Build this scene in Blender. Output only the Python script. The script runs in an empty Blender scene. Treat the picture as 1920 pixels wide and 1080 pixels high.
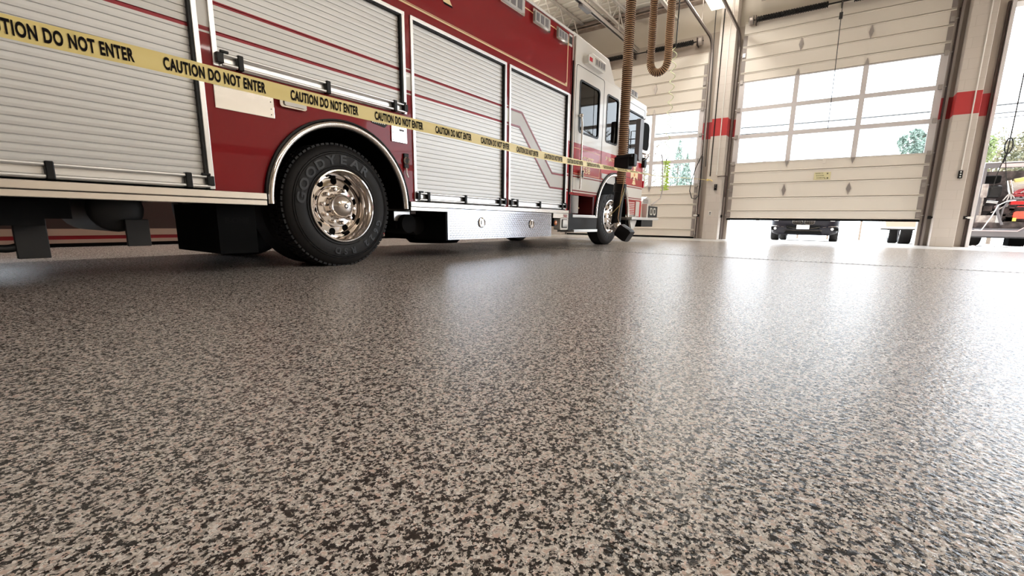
import bpy, bmesh, math, random
from mathutils import Vector, Matrix
from math import sin, cos, pi, sqrt, radians, atan2
random.seed(7)
S = bpy.context.scene
COL = S.collection

# ------------------------------------------------------------------ camera
def cam_axes(yaw, pitch, roll):
    cy, sy, cp, sp = cos(yaw), sin(yaw), cos(pitch), sin(pitch)
    w = Vector((cy*cp, sy*cp, -sp)); r = Vector((sy, -cy, 0)); d = w.cross(r)
    return cos(roll)*r+sin(roll)*d, -sin(roll)*r+cos(roll)*d, w
cr, cd, cw = cam_axes(radians(34.80437), radians(10.75904), radians(-0.828497))
cam_data = bpy.data.cameras.new('camera'); cam = bpy.data.objects.new('camera', cam_data); COL.objects.link(cam)
m3 = Matrix((cr, -cd, -cw)).transposed()
cam.matrix_world = Matrix.Translation((0, 0, 0.425)) @ m3.to_4x4()
cam_data.sensor_width = 36; cam_data.lens = 846.62*36/1920
cam_data.shift_x = -(969.29-960)/1920; cam_data.shift_y = (575.51-540)/1920
cam_data.clip_start = 0.02; cam_data.clip_end = 400
S.camera = cam
# ------------------------------------------------------------------ world, sun, exposure
S.view_settings.view_transform = 'Standard'; S.view_settings.look = 'None'
S.view_settings.gamma = 1.0; S.view_settings.use_curve_mapping = False
S.view_settings.exposure = 0.22
W = bpy.data.worlds.new('sky'); S.world = W; W.use_nodes = True
bg = W.node_tree.nodes['Background']; bg.inputs[0].default_value = (0.85, 0.92, 1.0, 1); bg.inputs[1].default_value = 6.4
sun_d = bpy.data.lights.new('sun', 'SUN'); sun_d.energy = 5.0; sun_d.angle = radians(1.0); sun_d.color = (1, .97, .92)
sun = bpy.data.objects.new('sun', sun_d); COL.objects.link(sun)
sun.rotation_euler = Vector((-0.30, 0.10, -1)).to_track_quat('-Z', 'Y').to_euler()
S.cycles.max_bounces = 7; S.cycles.diffuse_bounces = 4; S.cycles.glossy_bounces = 4
S.cycles.transparent_max_bounces = 12; S.cycles.caustics_reflective = False; S.cycles.caustics_refractive = False
S.cycles.use_denoising = True
S.cycles.sample_clamp_indirect = 6
def portal(name, loc, rot, sx, sy):
    l = bpy.data.lights.new(name, 'AREA'); l.shape = 'RECTANGLE'; l.size = sx; l.size_y = sy; l.cycles.is_portal = True
    o = bpy.data.objects.new(name, l); COL.objects.link(o); o.location = loc; o.rotation_euler = rot; return o
BAYS = [(3.45, 7.65), (-1.52, 2.57), (-6.55, -2.42), (-11.6, -7.4)]
for (a, b) in BAYS[2:]:
    portal('sky_portal', (14.3, (a+b)/2, 2.5), (0, radians(90), 0), 5, 4.2)
# ------------------------------------------------------------------ materials
def principled(name, col, rough=.5, metal=0, coat=0, spec=.5, emit=None, estr=0):
    m = bpy.data.materials.new(name); m.use_nodes = True; b = m.node_tree.nodes['Principled BSDF']
    b.inputs['Base Color'].default_value = (*col, 1); b.inputs['Roughness'].default_value = rough
    b.inputs['Metallic'].default_value = metal; b.inputs['Coat Weight'].default_value = coat
    b.inputs['Coat Roughness'].default_value = .03
    b.inputs['Specular IOR Level'].default_value = spec
    if emit: b.inputs['Emission Color'].default_value = (*emit, 1); b.inputs['Emission Strength'].default_value = estr
    return m
def nodes(m): return m.node_tree.nodes, m.node_tree.links, m.node_tree.nodes['Principled BSDF']
def bumpy(m, scale=40, strength=.1, dist=.01, detail=2):
    N, L, b = nodes(m); tc = N.new('ShaderNodeTexCoord'); n = N.new('ShaderNodeTexNoise'); n.inputs['Scale'].default_value = scale
    n.inputs['Detail'].default_value = detail
    bp = N.new('ShaderNodeBump'); bp.inputs['Strength'].default_value = strength; bp.inputs['Distance'].default_value = dist
    L.new(tc.outputs['Object'], n.inputs['Vector']); L.new(n.outputs['Fac'], bp.inputs['Height']); L.new(bp.outputs['Normal'], b.inputs['Normal'])
    return m
def mottle(m, col2, scale=3, lo=.4, hi=.65):
    N, L, b = nodes(m); tc = N.new('ShaderNodeTexCoord'); n = N.new('ShaderNodeTexNoise'); n.inputs['Scale'].default_value = scale; n.inputs['Detail'].default_value = 5
    mr = N.new('ShaderNodeMapRange'); mr.inputs['From Min'].default_value = lo; mr.inputs['From Max'].default_value = hi
    mx = N.new('ShaderNodeMixRGB'); mx.inputs[1].default_value = b.inputs['Base Color'].default_value; mx.inputs[2].default_value = (*col2, 1)
    L.new(tc.outputs['Object'], n.inputs['Vector']); L.new(n.outputs['Fac'], mr.inputs['Value']); L.new(mr.outputs[0], mx.inputs[0]); L.new(mx.outputs[0], b.inputs['Base Color'])
    return m
def zbands(m, bands):
    """paint horizontal bands by the object's own height"""
    N, L, b = nodes(m); tc = N.new('ShaderNodeTexCoord'); sp = N.new('ShaderNodeSeparateXYZ'); L.new(tc.outputs['Object'], sp.inputs[0])
    prev = None; base = tuple(b.inputs['Base Color'].default_value)
    if b.inputs['Base Color'].links: prev = b.inputs['Base Color'].links[0].from_socket
    for lo, hi, c in bands:
        cmp = N.new('ShaderNodeMath'); cmp.operation = 'COMPARE'; cmp.inputs[1].default_value = (lo+hi)/2; cmp.inputs[2].default_value = (hi-lo)/2
        L.new(sp.outputs[2], cmp.inputs[0]); mx = N.new('ShaderNodeMixRGB'); mx.inputs[2].default_value = (*c, 1)
        if prev is None: mx.inputs[1].default_value = base
        else: L.new(prev, mx.inputs[1])
        L.new(cmp.outputs[0], mx.inputs[0]); prev = mx.outputs[0]
    L.new(prev, b.inputs['Base Color']); return m
RED = (.24, .006, .009); WHT = (.80, .77, .72); STR = (.24, .005, .013)
M = {}
M['red'] = principled('red_gloss_paint', RED, .3, 0, .4, .25)
M['bodypaint'] = zbands(principled('red_truck_paint', RED, .35, 0, .28, .1), [(1.635, 1.872, WHT), (1.648, 1.674, STR), (1.837, 1.863, STR)])
CABB = [(1.68, 6, WHT), (.905, 1.185, WHT), (.925, .945, STR), (1.145, 1.165, STR)]
M['cabpaint'] = zbands(principled('cab_two_tone_paint', (.42, .012, .014), .3, 0, .3, .2), CABB)
M['cream'] = principled('cream_gloss_paint', WHT, .25, 0, .6)
M['slat'] = principled('satin_aluminium_slats', (.68, .665, .64), .42, .3)
M['slatband'] = zbands(principled('banded_aluminium_slats', (.68, .665, .64), .42, .3), [(1.674, 1.837, (.62, .60, .57)), (1.648, 1.674, STR), (1.837, 1.863, STR)])
M['alu'] = principled('aluminium_trim', (.86, .85, .83), .3, .7)
M['band'] = principled('grey_reflective_band', (.62, .60, .57), .4)
M['stripe'] = principled('dark_red_pinstripe', STR, .3)
M['chrome'] = principled('chrome', (.74, .69, .65), .08, 1)
M['steel'] = bumpy(principled('polished_stainless', (.88, .87, .85), .12, 1), 6, .15, .02)
M['plate'] = principled('bright_tread_plate', (.50, .51, .55), .16, 1)
M['black'] = principled('black_plastic', (.006, .0055, .0055), .45, 0, 0, .25)
M['matt'] = principled('matt_black', (.004, .004, .004), .85, 0, 0, .1)
M['rubber'] = bumpy(principled('tyre_rubber', (.011, .0095, .0095), .6, 0, 0, .3), 90, .15, .003)
M['rubber2'] = principled('raised_tyre_lettering', (.006, .005, .005), .40, 0, 0, .45)
M['gold'] = principled('gold_leaf', (.95, .74, .42), .45)
M['amber'] = principled('amber_lens', (.75, .22, .05), .15, 0, 1)
M['redlens'] = principled('red_lens', (.5, .01, .03), .12, 0, 1)
M['lens'] = principled('clear_lamp_lens', (.72, .70, .68), .12, .3, 1)
M['grey'] = principled('grey_plastic', (.14, .13, .135), .45)
M['frame'] = principled('dark_chassis', (.005, .0045, .0045), .8, 0, 0, .15)
M['rail'] = principled('polished_aluminium_rail', (.84, .80, .75), .2, 1)
M['tank'] = principled('grey_tank', (.018, .017, .017), .5, 0, 0, .3)
M['yellow'] = principled('yellow_tape', (.78, .62, .22), .42)
M['ink'] = principled('black_ink', (.005, .003, .003), .7, 0, 0, .1)
M['track'] = principled('brown_steel_track', (.07, .045, .038), .5, .2)
M['galv'] = principled('galvanised_steel', (.42, .38, .36), .4, .6)
M['stile'] = principled('grey_end_stile', (.30, .26, .24), .5)
M['doorpaint'] = principled('cream_door_paint', (.82, .76, .68), .4)
M['doorframe'] = principled('white_window_frame', (.70, .66, .66), .4)
M['hosebrown'] = principled('brown_hose_fabric', (.07, .032, .016), .6)
M['hoserib'] = principled('tan_hose_rib', (.62, .38, .20), .5)
M['green'] = principled('lime_air_hose', (.55, .75, .12), .4)
M['greenpale'] = principled('pale_air_hose', (.62, .66, .42), .4)
M['beam'] = mottle(principled('brown_primer_steel', (.20, .15, .12), .6), (.32, .26, .22), 5)
M['joist'] = principled('white_joist_paint', (.66, .62, .57), .5)
M['deck'] = principled('cream_deck_paint', (.78, .74, .66), .5)
M['wallpaint'] = bumpy(zbands(principled('beige_wall_paint', (.55, .50, .43), .6), [(0, 5.53, (.48, .43, .37))]), 60, .1, .002)  # darker lower band repeats the shadow line painted on the front wall
M['lampglow'] = principled('lit_diffuser', (.9, .88, .8), .4, 0, 0, .5, (1, .93, .74), 2.2)
M['carblack'] = principled('black_car_paint', (.004, .003, .006), .3, 0, .1, .15)
M['carwhite'] = principled('white_car_paint', (.7, .69, .68), .2, 0, 1)
M['tan'] = principled('tan_panel', (.42, .33, .26), .5)
M['platewhite'] = principled('licence_plate_white', (.8, .8, .78), .4)
M['wood'] = principled('grey_wood_pole', (.30, .27, .25), .9)
M['wire'] = principled('dark_cable', (.03, .03, .03), .6)
M['orange'] = principled('faded_orange_red', (.75, .10, .06), .4)
M['brightred'] = principled('bright_red_paint', (.62, .02, .02), .3, 0, .5)
M['yellowpaint'] = principled('yellow_paint', (.75, .58, .2), .5)
M['lime'] = principled('lime_plastic', (.6, .6, .1), .5)
M['junk'] = mottle(principled('dirty_engine_metal', (.035, .026, .025), .5, .3), (.11, .085, .08), 9)
M['junklight'] = mottle(principled('scuffed_grey_plastic', (.45, .40, .36), .5), (.22, .18, .17), 10)
M['rope'] = principled('white_strap', (.75, .72, .68), .7)
M['shard'] = principled('pale_pink_shard', (.6, .45, .44), .6)
def leafmat(name, c1, c2):
    return mottle(principled(name, c1, .7, 0, 0, .2), c2, 1.5, .35, .65)
M['leafgreen'] = leafmat('leaf_green', (.10, .14, .05), (.20, .23, .10))
M['leafolive'] = leafmat('leaf_olive', (.14, .15, .09), (.24, .20, .13))
M['leafblue'] = leafmat('needle_blue_green', (.14, .20, .16), (.25, .31, .27))
M['leafgrey'] = leafmat('pale_leaf', (.30, .34, .24), (.42, .44, .36))
M['bark'] = principled('bark', (.16, .12, .09), .9)
def glassmat(name, tint, rough=0.0, refl=.12):
    m = bpy.data.materials.new(name); m.use_nodes = True; N = m.node_tree.nodes; L = m.node_tree.links
    N.remove(N['Principled BSDF']); out = N['Material Output']
    t = N.new('ShaderNodeBsdfTransparent'); t.inputs[0].default_value = (*tint, 1)
    g = N.new('ShaderNodeBsdfGlossy'); g.inputs['Roughness'].default_value = rough
    f = N.new('ShaderNodeFresnel'); f.inputs[0].default_value = 1.45; mx = N.new('ShaderNodeMixShader')
    L.new(f.outputs[0], mx.inputs[0]); L.new(t.outputs[0], mx.inputs[1]); L.new(g.outputs[0], mx.inputs[2]); L.new(mx.outputs[0], out.inputs[0])
    return m
M['glass'] = glassmat('window_glass', (.95, .96, .96))
M['darkglass'] = glassmat('tinted_glass', (.55, .58, .58))
# floor: broadcast chips under a clear coat
def floor_mat():
    m = principled('flake_epoxy_floor', (.4, .35, .3), .25); N, L, b = nodes(m)
    tc = N.new('ShaderNodeTexCoord'); nz = N.new('ShaderNodeTexNoise'); nz.inputs['Scale'].default_value = 260; nz.inputs['Detail'].default_value = 2
    L.new(tc.outputs['Object'], nz.inputs['Vector'])
    sc = N.new('ShaderNodeVectorMath'); sc.operation = 'MULTIPLY_ADD'; sc.inputs[1].default_value = (.010,)*3
    L.new(nz.outputs['Color'], sc.inputs[0]); L.new(tc.outputs['Object'], sc.inputs[2])
    v = N.new('ShaderNodeTexVoronoi'); v.inputs['Scale'].default_value = 205; L.new(sc.outputs[0], v.inputs['Vector'])
    s = N.new('ShaderNodeSeparateColor'); L.new(v.outputs['Color'], s.inputs[0])
    cl = N.new('ShaderNodeTexNoise'); cl.inputs['Scale'].default_value = 55; cl.inputs['Detail'].default_value = 1; L.new(tc.outputs['Object'], cl.inputs['Vector'])
    ad = N.new('ShaderNodeMath'); ad.operation = 'MULTIPLY_ADD'; ad.inputs[1].default_value = 1.4; L.new(cl.outputs['Fac'], ad.inputs[0])
    su = N.new('ShaderNodeMath'); su.operation = 'ADD'; su.inputs[1].default_value = -.70; L.new(s.outputs[0], su.inputs[0]); L.new(su.outputs[0], ad.inputs[2])
    r = N.new('ShaderNodeValToRGB'); r.color_ramp.interpolation = 'CONSTANT'; e = r.color_ramp.elements
    cols = [(0, (.005, .003, .0025)), (.34, (.05, .034, .028)), (.41, (.33, .29, .26)), (.50, (.60, .54, .49)), (.64, (.79, .72, .66)), (.76, (.50, .47, .44)), (.84, (.92, .87, .82)), (.965, (.68, .53, .46))]
    e[0].position = 0; e[0].color = (*cols[0][1], 1); e[1].position = cols[1][0]; e[1].color = (*cols[1][1], 1)
    for p, c in cols[2:]:
        k = e.new(p); k.color = (*c, 1)
    L.new(ad.outputs[0], r.inputs[0]); L.new(r.outputs[0], b.inputs['Base Color'])
    b1 = N.new('ShaderNodeTexNoise'); b1.inputs['Scale'].default_value = 85; b1.inputs['Detail'].default_value = 3; L.new(tc.outputs['Object'], b1.inputs['Vector'])
    bp = N.new('ShaderNodeBump'); bp.inputs['Strength'].default_value = .65; bp.inputs['Distance'].default_value = .0035; L.new(b1.outputs['Fac'], bp.inputs['Height'])
    L.new(bp.outputs[0], b.inputs['Normal']); b.inputs['Roughness'].default_value = .25; b.inputs['Specular IOR Level'].default_value = .45
    return m
M['floor'] = floor_mat()
M['threshold'] = bumpy(mottle(principled('pale_concrete_threshold', (.62, .60, .58), .35), (.72, .71, .70), 8), 50, .2, .003)
M['apron'] = bumpy(mottle(principled('sunlit_concrete', (.62, .60, .57), .8), (.72, .70, .67), 2), 50, .2, .01)
def block_mat():
    m = principled('painted_block', (.60, .54, .49), .5); N, L, b = nodes(m)
    tc = N.new('ShaderNodeTexCoord'); sp = N.new('ShaderNodeSeparateXYZ'); L.new(tc.outputs['Object'], sp.inputs[0])
    cb = N.new('ShaderNodeCombineXYZ'); L.new(sp.outputs[1], cb.inputs[0]); L.new(sp.outputs[2], cb.inputs[1])
    br = N.new('ShaderNodeTexBrick'); br.inputs['Scale'].default_value = 1; br.inputs['Brick Width'].default_value = .405; br.inputs['Row Height'].default_value = .2032
    br.inputs['Mortar Size'].default_value = .005; br.inputs['Mortar Smooth'].default_value = .3
    L.new(cb.outputs[0], br.inputs['Vector'])
    br.inputs['Color1'].default_value = (.60, .54, .49, 1); br.inputs['Color2'].default_value = (.58, .52, .47, 1); br.inputs['Mortar'].default_value = (.52, .46, .41, 1)
    L.new(br.outputs['Color'], b.inputs['Base Color'])
    bp = N.new('ShaderNodeBump'); bp.invert = True; bp.inputs['Strength'].default_value = .25; bp.inputs['Distance'].default_value = .004
    L.new(br.outputs['Fac'], bp.inputs['Height']); L.new(bp.outputs[0], b.inputs['Normal'])
    return zbands(m, [(2.77, 3.22, (.44, .028, .030))])
M['block'] = block_mat()
def wall_front_mat():
    m = principled('front_wall_paint', (.52, .47, .40), .6)
    return bumpy(zbands(m, [(0, 5.53, (.40, .34, .29)), (2.77, 3.22, (.38, .03, .035))]), 60, .1, .002)  # shadow line above the doors and recess shade put into these tones
M['frontwall'] = wall_front_mat()

# ------------------------------------------------------------------ mesh helpers
ORG = {}
class MB:
    def __init__(s): s.v = []; s.f = []; s.m = []
    def add(s, vs, fs, m=0):
        o = len(s.v); s.v += [tuple(p) for p in vs]; s.f += [tuple(i+o for i in f) for f in fs]; s.m += [m]*len(fs); return s
    def box(s, x0, x1, y0, y1, z0, z1, m=0):
        x0, x1 = min(x0, x1), max(x0, x1); y0, y1 = min(y0, y1), max(y0, y1); z0, z1 = min(z0, z1), max(z0, z1)
        vs = [(x, y, z) for x in (x0, x1) for y in (y0, y1) for z in (z0, z1)]
        return s.add(vs, [(0, 1, 3, 2), (4, 6, 7, 5), (0, 4, 5, 1), (2, 3, 7, 6), (0, 2, 6, 4), (1, 5, 7, 3)], m)
    def prism(s, poly, axis, a0, a1, m=0):
        """closed polygon of 2-D points, extruded along axis; the 2-D axes are the two others in x,y,z order"""
        def P(u, v, a): return {'x': (a, u, v), 'y': (u, a, v), 'z': (u, v, a)}[axis]
        n = len(poly); vs = [P(u, v, a0) for u, v in poly]+[P(u, v, a1) for u, v in poly]
        fs = [tuple(range(n))[::-1], tuple(range(n, 2*n))]+[(i, (i+1) % n, n+(i+1) % n, n+i) for i in range(n)]
        return s.add(vs, fs, m)
    def lathe(s, prof, c, axis='y', n=32, a0=0, a1=2*pi, m=0, close=False):
        """prof: (radius, offset along axis)"""
        full = abs(a1-a0-2*pi) < 1e-6; k = n if full else n+1; vs = []
        for i in range(k):
            a = a0+(a1-a0)*i/n
            for r, t in prof:
                u, v = r*cos(a), r*sin(a)
                p = {'y': (u, t, v), 'x': (t, u, v), 'z': (u, v, t)}[axis]; vs.append((c[0]+p[0], c[1]+p[1], c[2]+p[2]))
        q = len(prof); fs = []
        for i in range(n):
            j = (i+1) % k
            for t in range(q if close else q-1):
                t2 = (t+1) % q; fs.append((i*q+t, j*q+t, j*q+t2, i*q+t2))
        if close and not full: fs += [tuple(range(q)), tuple((k-1)*q+i for i in range(q))[::-1]]
        return s.add(vs, fs, m)
    def tube(s, pts, r, n=8, m=0, cap=True):
        pts = [Vector(p) for p in pts]; N = len(pts); vs = []; up = None
        for i, p in enumerate(pts):
            t = (pts[min(i+1, N-1)]-pts[max(i-1, 0)]).normalized()
            if up is None:
                up = Vector((0, 0, 1)) if abs(t.z) < .9 else Vector((1, 0, 0))
            up = (up-t*up.dot(t)).normalized(); b = t.cross(up); rr = r[i] if isinstance(r, (list, tuple)) else r
            for k in range(n):
                a = 2*pi*k/n; vs.append(p+(up*cos(a)+b*sin(a))*rr)
        fs = [(i*n+k, i*n+(k+1) % n, (i+1)*n+(k+1) % n, (i+1)*n+k) for i in range(N-1) for k in range(n)]
        if cap: fs += [tuple(range(n))[::-1], tuple((N-1)*n+k for k in range(n))]
        return s.add(vs, fs, m)
    def cyl(s, a, b, r, n=16, m=0): return s.tube([a, b], r, n, m)
    def ball(s, c, rx, ry, rz, n=16, m=0):
        vs = []; fs = []; h = n//2
        for i in range(h+1):
            t = pi*i/h
            for k in range(n): a = 2*pi*k/n; vs.append((c[0]+rx*sin(t)*cos(a), c[1]+ry*sin(t)*sin(a), c[2]+rz*cos(t)))
        for i in range(h):
            for k in range(n): fs.append((i*n+k, i*n+(k+1) % n, (i+1)*n+(k+1) % n, (i+1)*n+k))
        return s.add(vs, fs, m)
    def build(s, name, mats, parent=None, smooth=None, bevel=0):
        org = Vector(ORG.get(parent.name, (0, 0, 0))) if parent else Vector((0, 0, 0))
        me = bpy.data.meshes.new(name); me.from_pydata([tuple(Vector(p)-org) for p in s.v], [], s.f)
        mats = mats if isinstance(mats, (list, tuple)) else [mats]
        for x in mats: me.materials.append(M[x] if isinstance(x, str) else x)
        me.polygons.foreach_set('material_index', s.m)
        bm = bmesh.new(); bm.from_mesh(me); bmesh.ops.remove_doubles(bm, verts=bm.verts, dist=1e-5); bmesh.ops.recalc_face_normals(bm, faces=bm.faces); bm.to_mesh(me); bm.free()
        if smooth:
            me.polygons.foreach_set('use_smooth', [True]*len(me.polygons))
            me.set_sharp_from_angle(angle=radians(smooth))
        me.update(); o = bpy.data.objects.new(name, me); COL.objects.link(o)
        if parent: o.parent = parent; ORG[o.name] = tuple(org)
        else: ORG[o.name] = (0, 0, 0)
        if bevel:
            b = o.modifiers.new('soft_edge', 'BEVEL'); b.width = bevel; b.segments = 2; b.limit_method = 'ANGLE'
        return o
def root(name, loc, label=None, cat=None, group=None, kind=None):
    o = bpy.data.objects.new(name, None); COL.objects.link(o); o.location = loc; ORG[o.name] = tuple(loc); o.empty_display_size = .1
    return tag(o, label, cat, group, kind)
def tag(o, label=None, cat=None, group=None, kind=None):
    if label: o['label'] = label
    if cat: o['category'] = cat
    if group: o['group'] = group
    if kind: o['kind'] = kind
    return o
def lab(o, l): o['label'] = l; return o
def clone(r, loc):
    c = r.copy(); COL.objects.link(c); c.location = loc; ORG[c.name] = tuple(loc)
    for ch in r.children:
        d = ch.copy(); COL.objects.link(d); d.parent = c
        for g in ch.children:
            e = g.copy(); COL.objects.link(e); e.parent = d
    return c
_tx = {}
def glyphs(text, bold=.02, res=3, space=1):
    """triangulated outline of text: list of (x,y), faces, width; height unit = font size"""
    key = (text, bold)
    if key in _tx: return _tx[key]
    c = bpy.data.curves.new('lettering', 'FONT'); c.body = text; c.offset = bold; c.space_character = space; c.resolution_u = res
    o = bpy.data.objects.new('lettering', c); me = bpy.data.meshes.new_from_object(o)
    v = [(p.co.x, p.co.y) for p in me.vertices]; f = [tuple(q.vertices) for q in me.polygons]
    bpy.data.objects.remove(o); bpy.data.curves.remove(c); bpy.data.meshes.remove(me)
    x0 = min([p[0] for p in v], default=0); x1 = max([p[0] for p in v], default=.3)
    _tx[key] = (v, f, x0, x1); return _tx[key]
def flat_text(mb, text, P0, U, V, w, h, bold=.02, m=0):
    """fit text into w x h (cap height) at P0 along unit U, up V"""
    v, f, x0, x1 = glyphs(text, bold); P0, U, V = Vector(P0), Vector(U), Vector(V)
    mb.add([P0+U*((x-x0)/(x1-x0)*w)+V*(y/.70*h) for x, y in v], f, m); return mb
def grid_plate(mb, axis, outer, holes, a0, a1, m=0):
    """plate in the plane normal to axis with rectangular holes (u0,u1,v0,v1)"""
    us = sorted({outer[0], outer[1]} | {h[i] for h in holes for i in (0, 1) if outer[0] < h[i] < outer[1]})
    vs = sorted({outer[2], outer[3]} | {h[i] for h in holes for i in (2, 3) if outer[2] < h[i] < outer[3]})
    def P(u, v, a): return {'x': (a, u, v), 'y': (u, a, v), 'z': (u, v, a)}[axis]
    solid = lambda i, j: 0 <= i < len(us)-1 and 0 <= j < len(vs)-1 and not any(h[0]-1e-6 < (us[i]+us[i+1])/2 < h[1] and h[2] < (vs[j]+vs[j+1])/2 < h[3] for h in holes)
    for i in range(len(us)-1):
        for j in range(len(vs)-1):
            if not solid(i, j): continue
            u0, u1, v0, v1 = us[i], us[i+1], vs[j], vs[j+1]
            for a in (a0, a1): mb.add([P(u0, v0, a), P(u1, v0, a), P(u1, v1, a), P(u0, v1, a)], [(0, 1, 2, 3)], m)
            for (di, dj, e) in ((-1, 0, ((u0, v0), (u0, v1))), (1, 0, ((u1, v0), (u1, v1))), (0, -1, ((u0, v0), (u1, v0))), (0, 1, ((u0, v1), (u1, v1)))):
                if not solid(i+di, j+dj):
                    p, q = e; mb.add([P(*p, a0), P(*q, a0), P(*q, a1), P(*p, a1)], [(0, 1, 2, 3)], m)
    return mb
def rrect(x0, x1, z0, z1, r, n=5):
    out = []
    for cx, cz, a in ((x1-r, z1-r, 0), (x0+r, z1-r, 90), (x0+r, z0+r, 180), (x1-r, z0+r, 270)):
        for k in range(n+1): t = radians(a+90*k/n); out.append((cx+r*cos(t), cz+r*sin(t)))
    return out
def ring(mb, outer, inner, y0, y1, m=0, axis='y'):
    def P(u, v, a): return {'x': (a, u, v), 'y': (u, a, v)}[axis]
    n = len(outer); vs = [P(*p, y0) for p in outer]+[P(*p, y0) for p in inner]+[P(*p, y1) for p in outer]+[P(*p, y1) for p in inner]; fs = []
    for i in range(n):
        j = (i+1) % n; fs += [(i, j, n+j, n+i), (2*n+i, 2*n+j, 3*n+j, 3*n+i), (i, j, 2*n+j, 2*n+i), (n+i, n+j, 3*n+j, 3*n+i)]
    return mb.add(vs, fs, m)

# ================================================================== SETTING
ZC = 6.55
fl = MB().box(-9.4, 12.0, -12.2, 8.4, -.2, 0).build('floor', 'floor'); tag(fl, 'speckled flake epoxy bay floor, glossy', kind='structure')
tag(MB().box(12.0, 14.45, -12.2, 8.4, -.2, 0).build('trim_1', 'threshold'), 'pale bare threshold strip along the bay doors', kind='structure')
ap = MB().add([(14.45, -60, -.004), (70, -60, -1.2), (70, 60, -1.2), (14.45, 60, -.004)], [(0, 1, 2, 3)])
ap.add([(-9.4, -60, -.01), (-60, -60, -.6), (-60, 60, -.6), (-9.4, 60, -.01)], [(0, 1, 2, 3)])
tag(ap.build('ground', 'apron'), 'blown out pale concrete apron outside', kind='structure')
# dotted drain grille across the bay
dr = MB().box(6.382, 6.418, -12, 8.2, .0, .002, 0)
for i in range(300): dr.box(6.388, 6.412, -7+i*.05, -7+i*.05+.02, .002, .003, 1)
tag(dr.build('trim_2', ['galv', 'matt']), 'narrow slotted floor drain crossing the bay', kind='structure')
# front wall
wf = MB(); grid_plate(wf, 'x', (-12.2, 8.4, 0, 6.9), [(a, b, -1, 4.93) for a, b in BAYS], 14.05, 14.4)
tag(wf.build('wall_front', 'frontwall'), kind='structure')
tag(MB().box(-9.4, -9.0, -12.2, 8.4, 0, 6.9).build('wall_back', 'wallpaint'), kind='structure')
LW = [(-1, 1.2), (8, 11)]
tag(grid_plate(MB(), 'y', (-9.4, 14.4, 0, 6.9), [(a, b, 1.1, 2.3) for a, b in LW], 8.4, 8.7).build('wall_left', 'wallpaint'), kind='structure')
for i, (a, b) in enumerate(LW):
    o = MB(); ring(o, [(a, 1.1), (b, 1.1), (b, 2.3), (a, 2.3)], [(a+.06, 1.16), (b-.06, 1.16), (b-.06, 2.24), (a+.06, 2.24)], 8.42, 8.52); o.box((a+b)/2-.03, (a+b)/2+.03, 8.43, 8.5, 1.12, 2.28)
    w = tag(o.build(f'window_{i+1}', 'doorframe'), kind='structure'); MB().box(a+.06, b-.06, 8.46, 8.466, 1.16, 2.24).build('pane', 'glass', w)
    portal('sky_portal', ((a+b)/2, 8.75, 1.7), (radians(-90), 0, 0), b-a, 1.2)
tag(MB().box(-9.4, 14.4, -12.5, -12.2, 0, 6.9).build('wall_right', 'wallpaint'), kind='structure')
bb = MB().box(-9, 14, 8.372, 8.4, .24, .93, 3).box(-9, 14, 8.375, 8.4, 0, .05, 0).box(-9, 14, 8.37, 8.4, .05, .10, 1).box(-9, 14, 8.375, 8.4, .10, .15, 2).box(-9, 14, 8.37, 8.4, .15, .24, 1)
tag(bb.build('baseboard_left', ['matt', 'tan', 'stripe', principled('added_dark_strip', (.035, .022, .018), .5)]), kind='structure')  # dark strip above the stripes added to keep the floor reflection dark
# ceiling: ribbed steel deck running across the bays
dk = MB(); prof = []; x = -9.4
while x < 14.4: prof += [(x, ZC), (x+.20, ZC), (x+.215, ZC+.085), (x+.285, ZC+.085)]; x += .30
n = len(prof); dk.add([(p[0], -12.2, p[1]) for p in prof]+[(p[0], 8.4, p[1]) for p in prof], [(i, i+1, n+i+1, n+i) for i in range(n-1)])
dk.box(-9.4, 14.4, -12.2, 8.4, ZC+.10, ZC+.3)
tag(dk.build('ceiling', 'deck'), 'ribbed cream steel roof deck', kind='structure')
tag(MB().box(13.78, 14.05, -12.2, 8.4, 6.40, 6.43).box(13.9, 13.92, -12.2, 8.4, 6.33, 6.54).box(13.78, 14.05, -12.2, 8.4, 6.32, 6.35).build('trim_3', 'beam'), 'brown steel beam over the bay doors', kind='structure')
def joist(Y):
    o = MB(); z1, z0 = 6.53, 5.98
    for z in (z0, z1-.05):
        o.box(-9, 13.9, Y-.045, Y-.005, z, z+.05); o.box(-9, 13.9, Y+.005, Y+.045, z, z+.05)
    x = -9; k = 0
    while x < 13.6:
        o.cyl((x, Y, z0+.03), (x+.42, Y, z1-.03), .014, 6); o.cyl((x+.42, Y, z1-.03), (x+.84, Y, z0+.03), .014, 6); x += .84
    return o
jn = 0
for Y in (7.3, 5.85, 4.35, 2.2, .4, -1.4, -3.2, -5, -6.8, -8.6, -10.4):
    jn += 1; tag(joist(Y).build(f'trim_{jn+3}', 'joist'), 'white open web roof joist', kind='structure')
# block piers between the bays
for i, yc in enumerate((8.02, 2.93, -1.93, -6.98)):
    w = .20 if yc < 8 else .3
    tag(MB().box(13.65, 14.05, yc-w, yc+w, 0, 6.32).build('pillar', 'block', bevel=.008), 'painted block pier with a red band', kind='structure')

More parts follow.
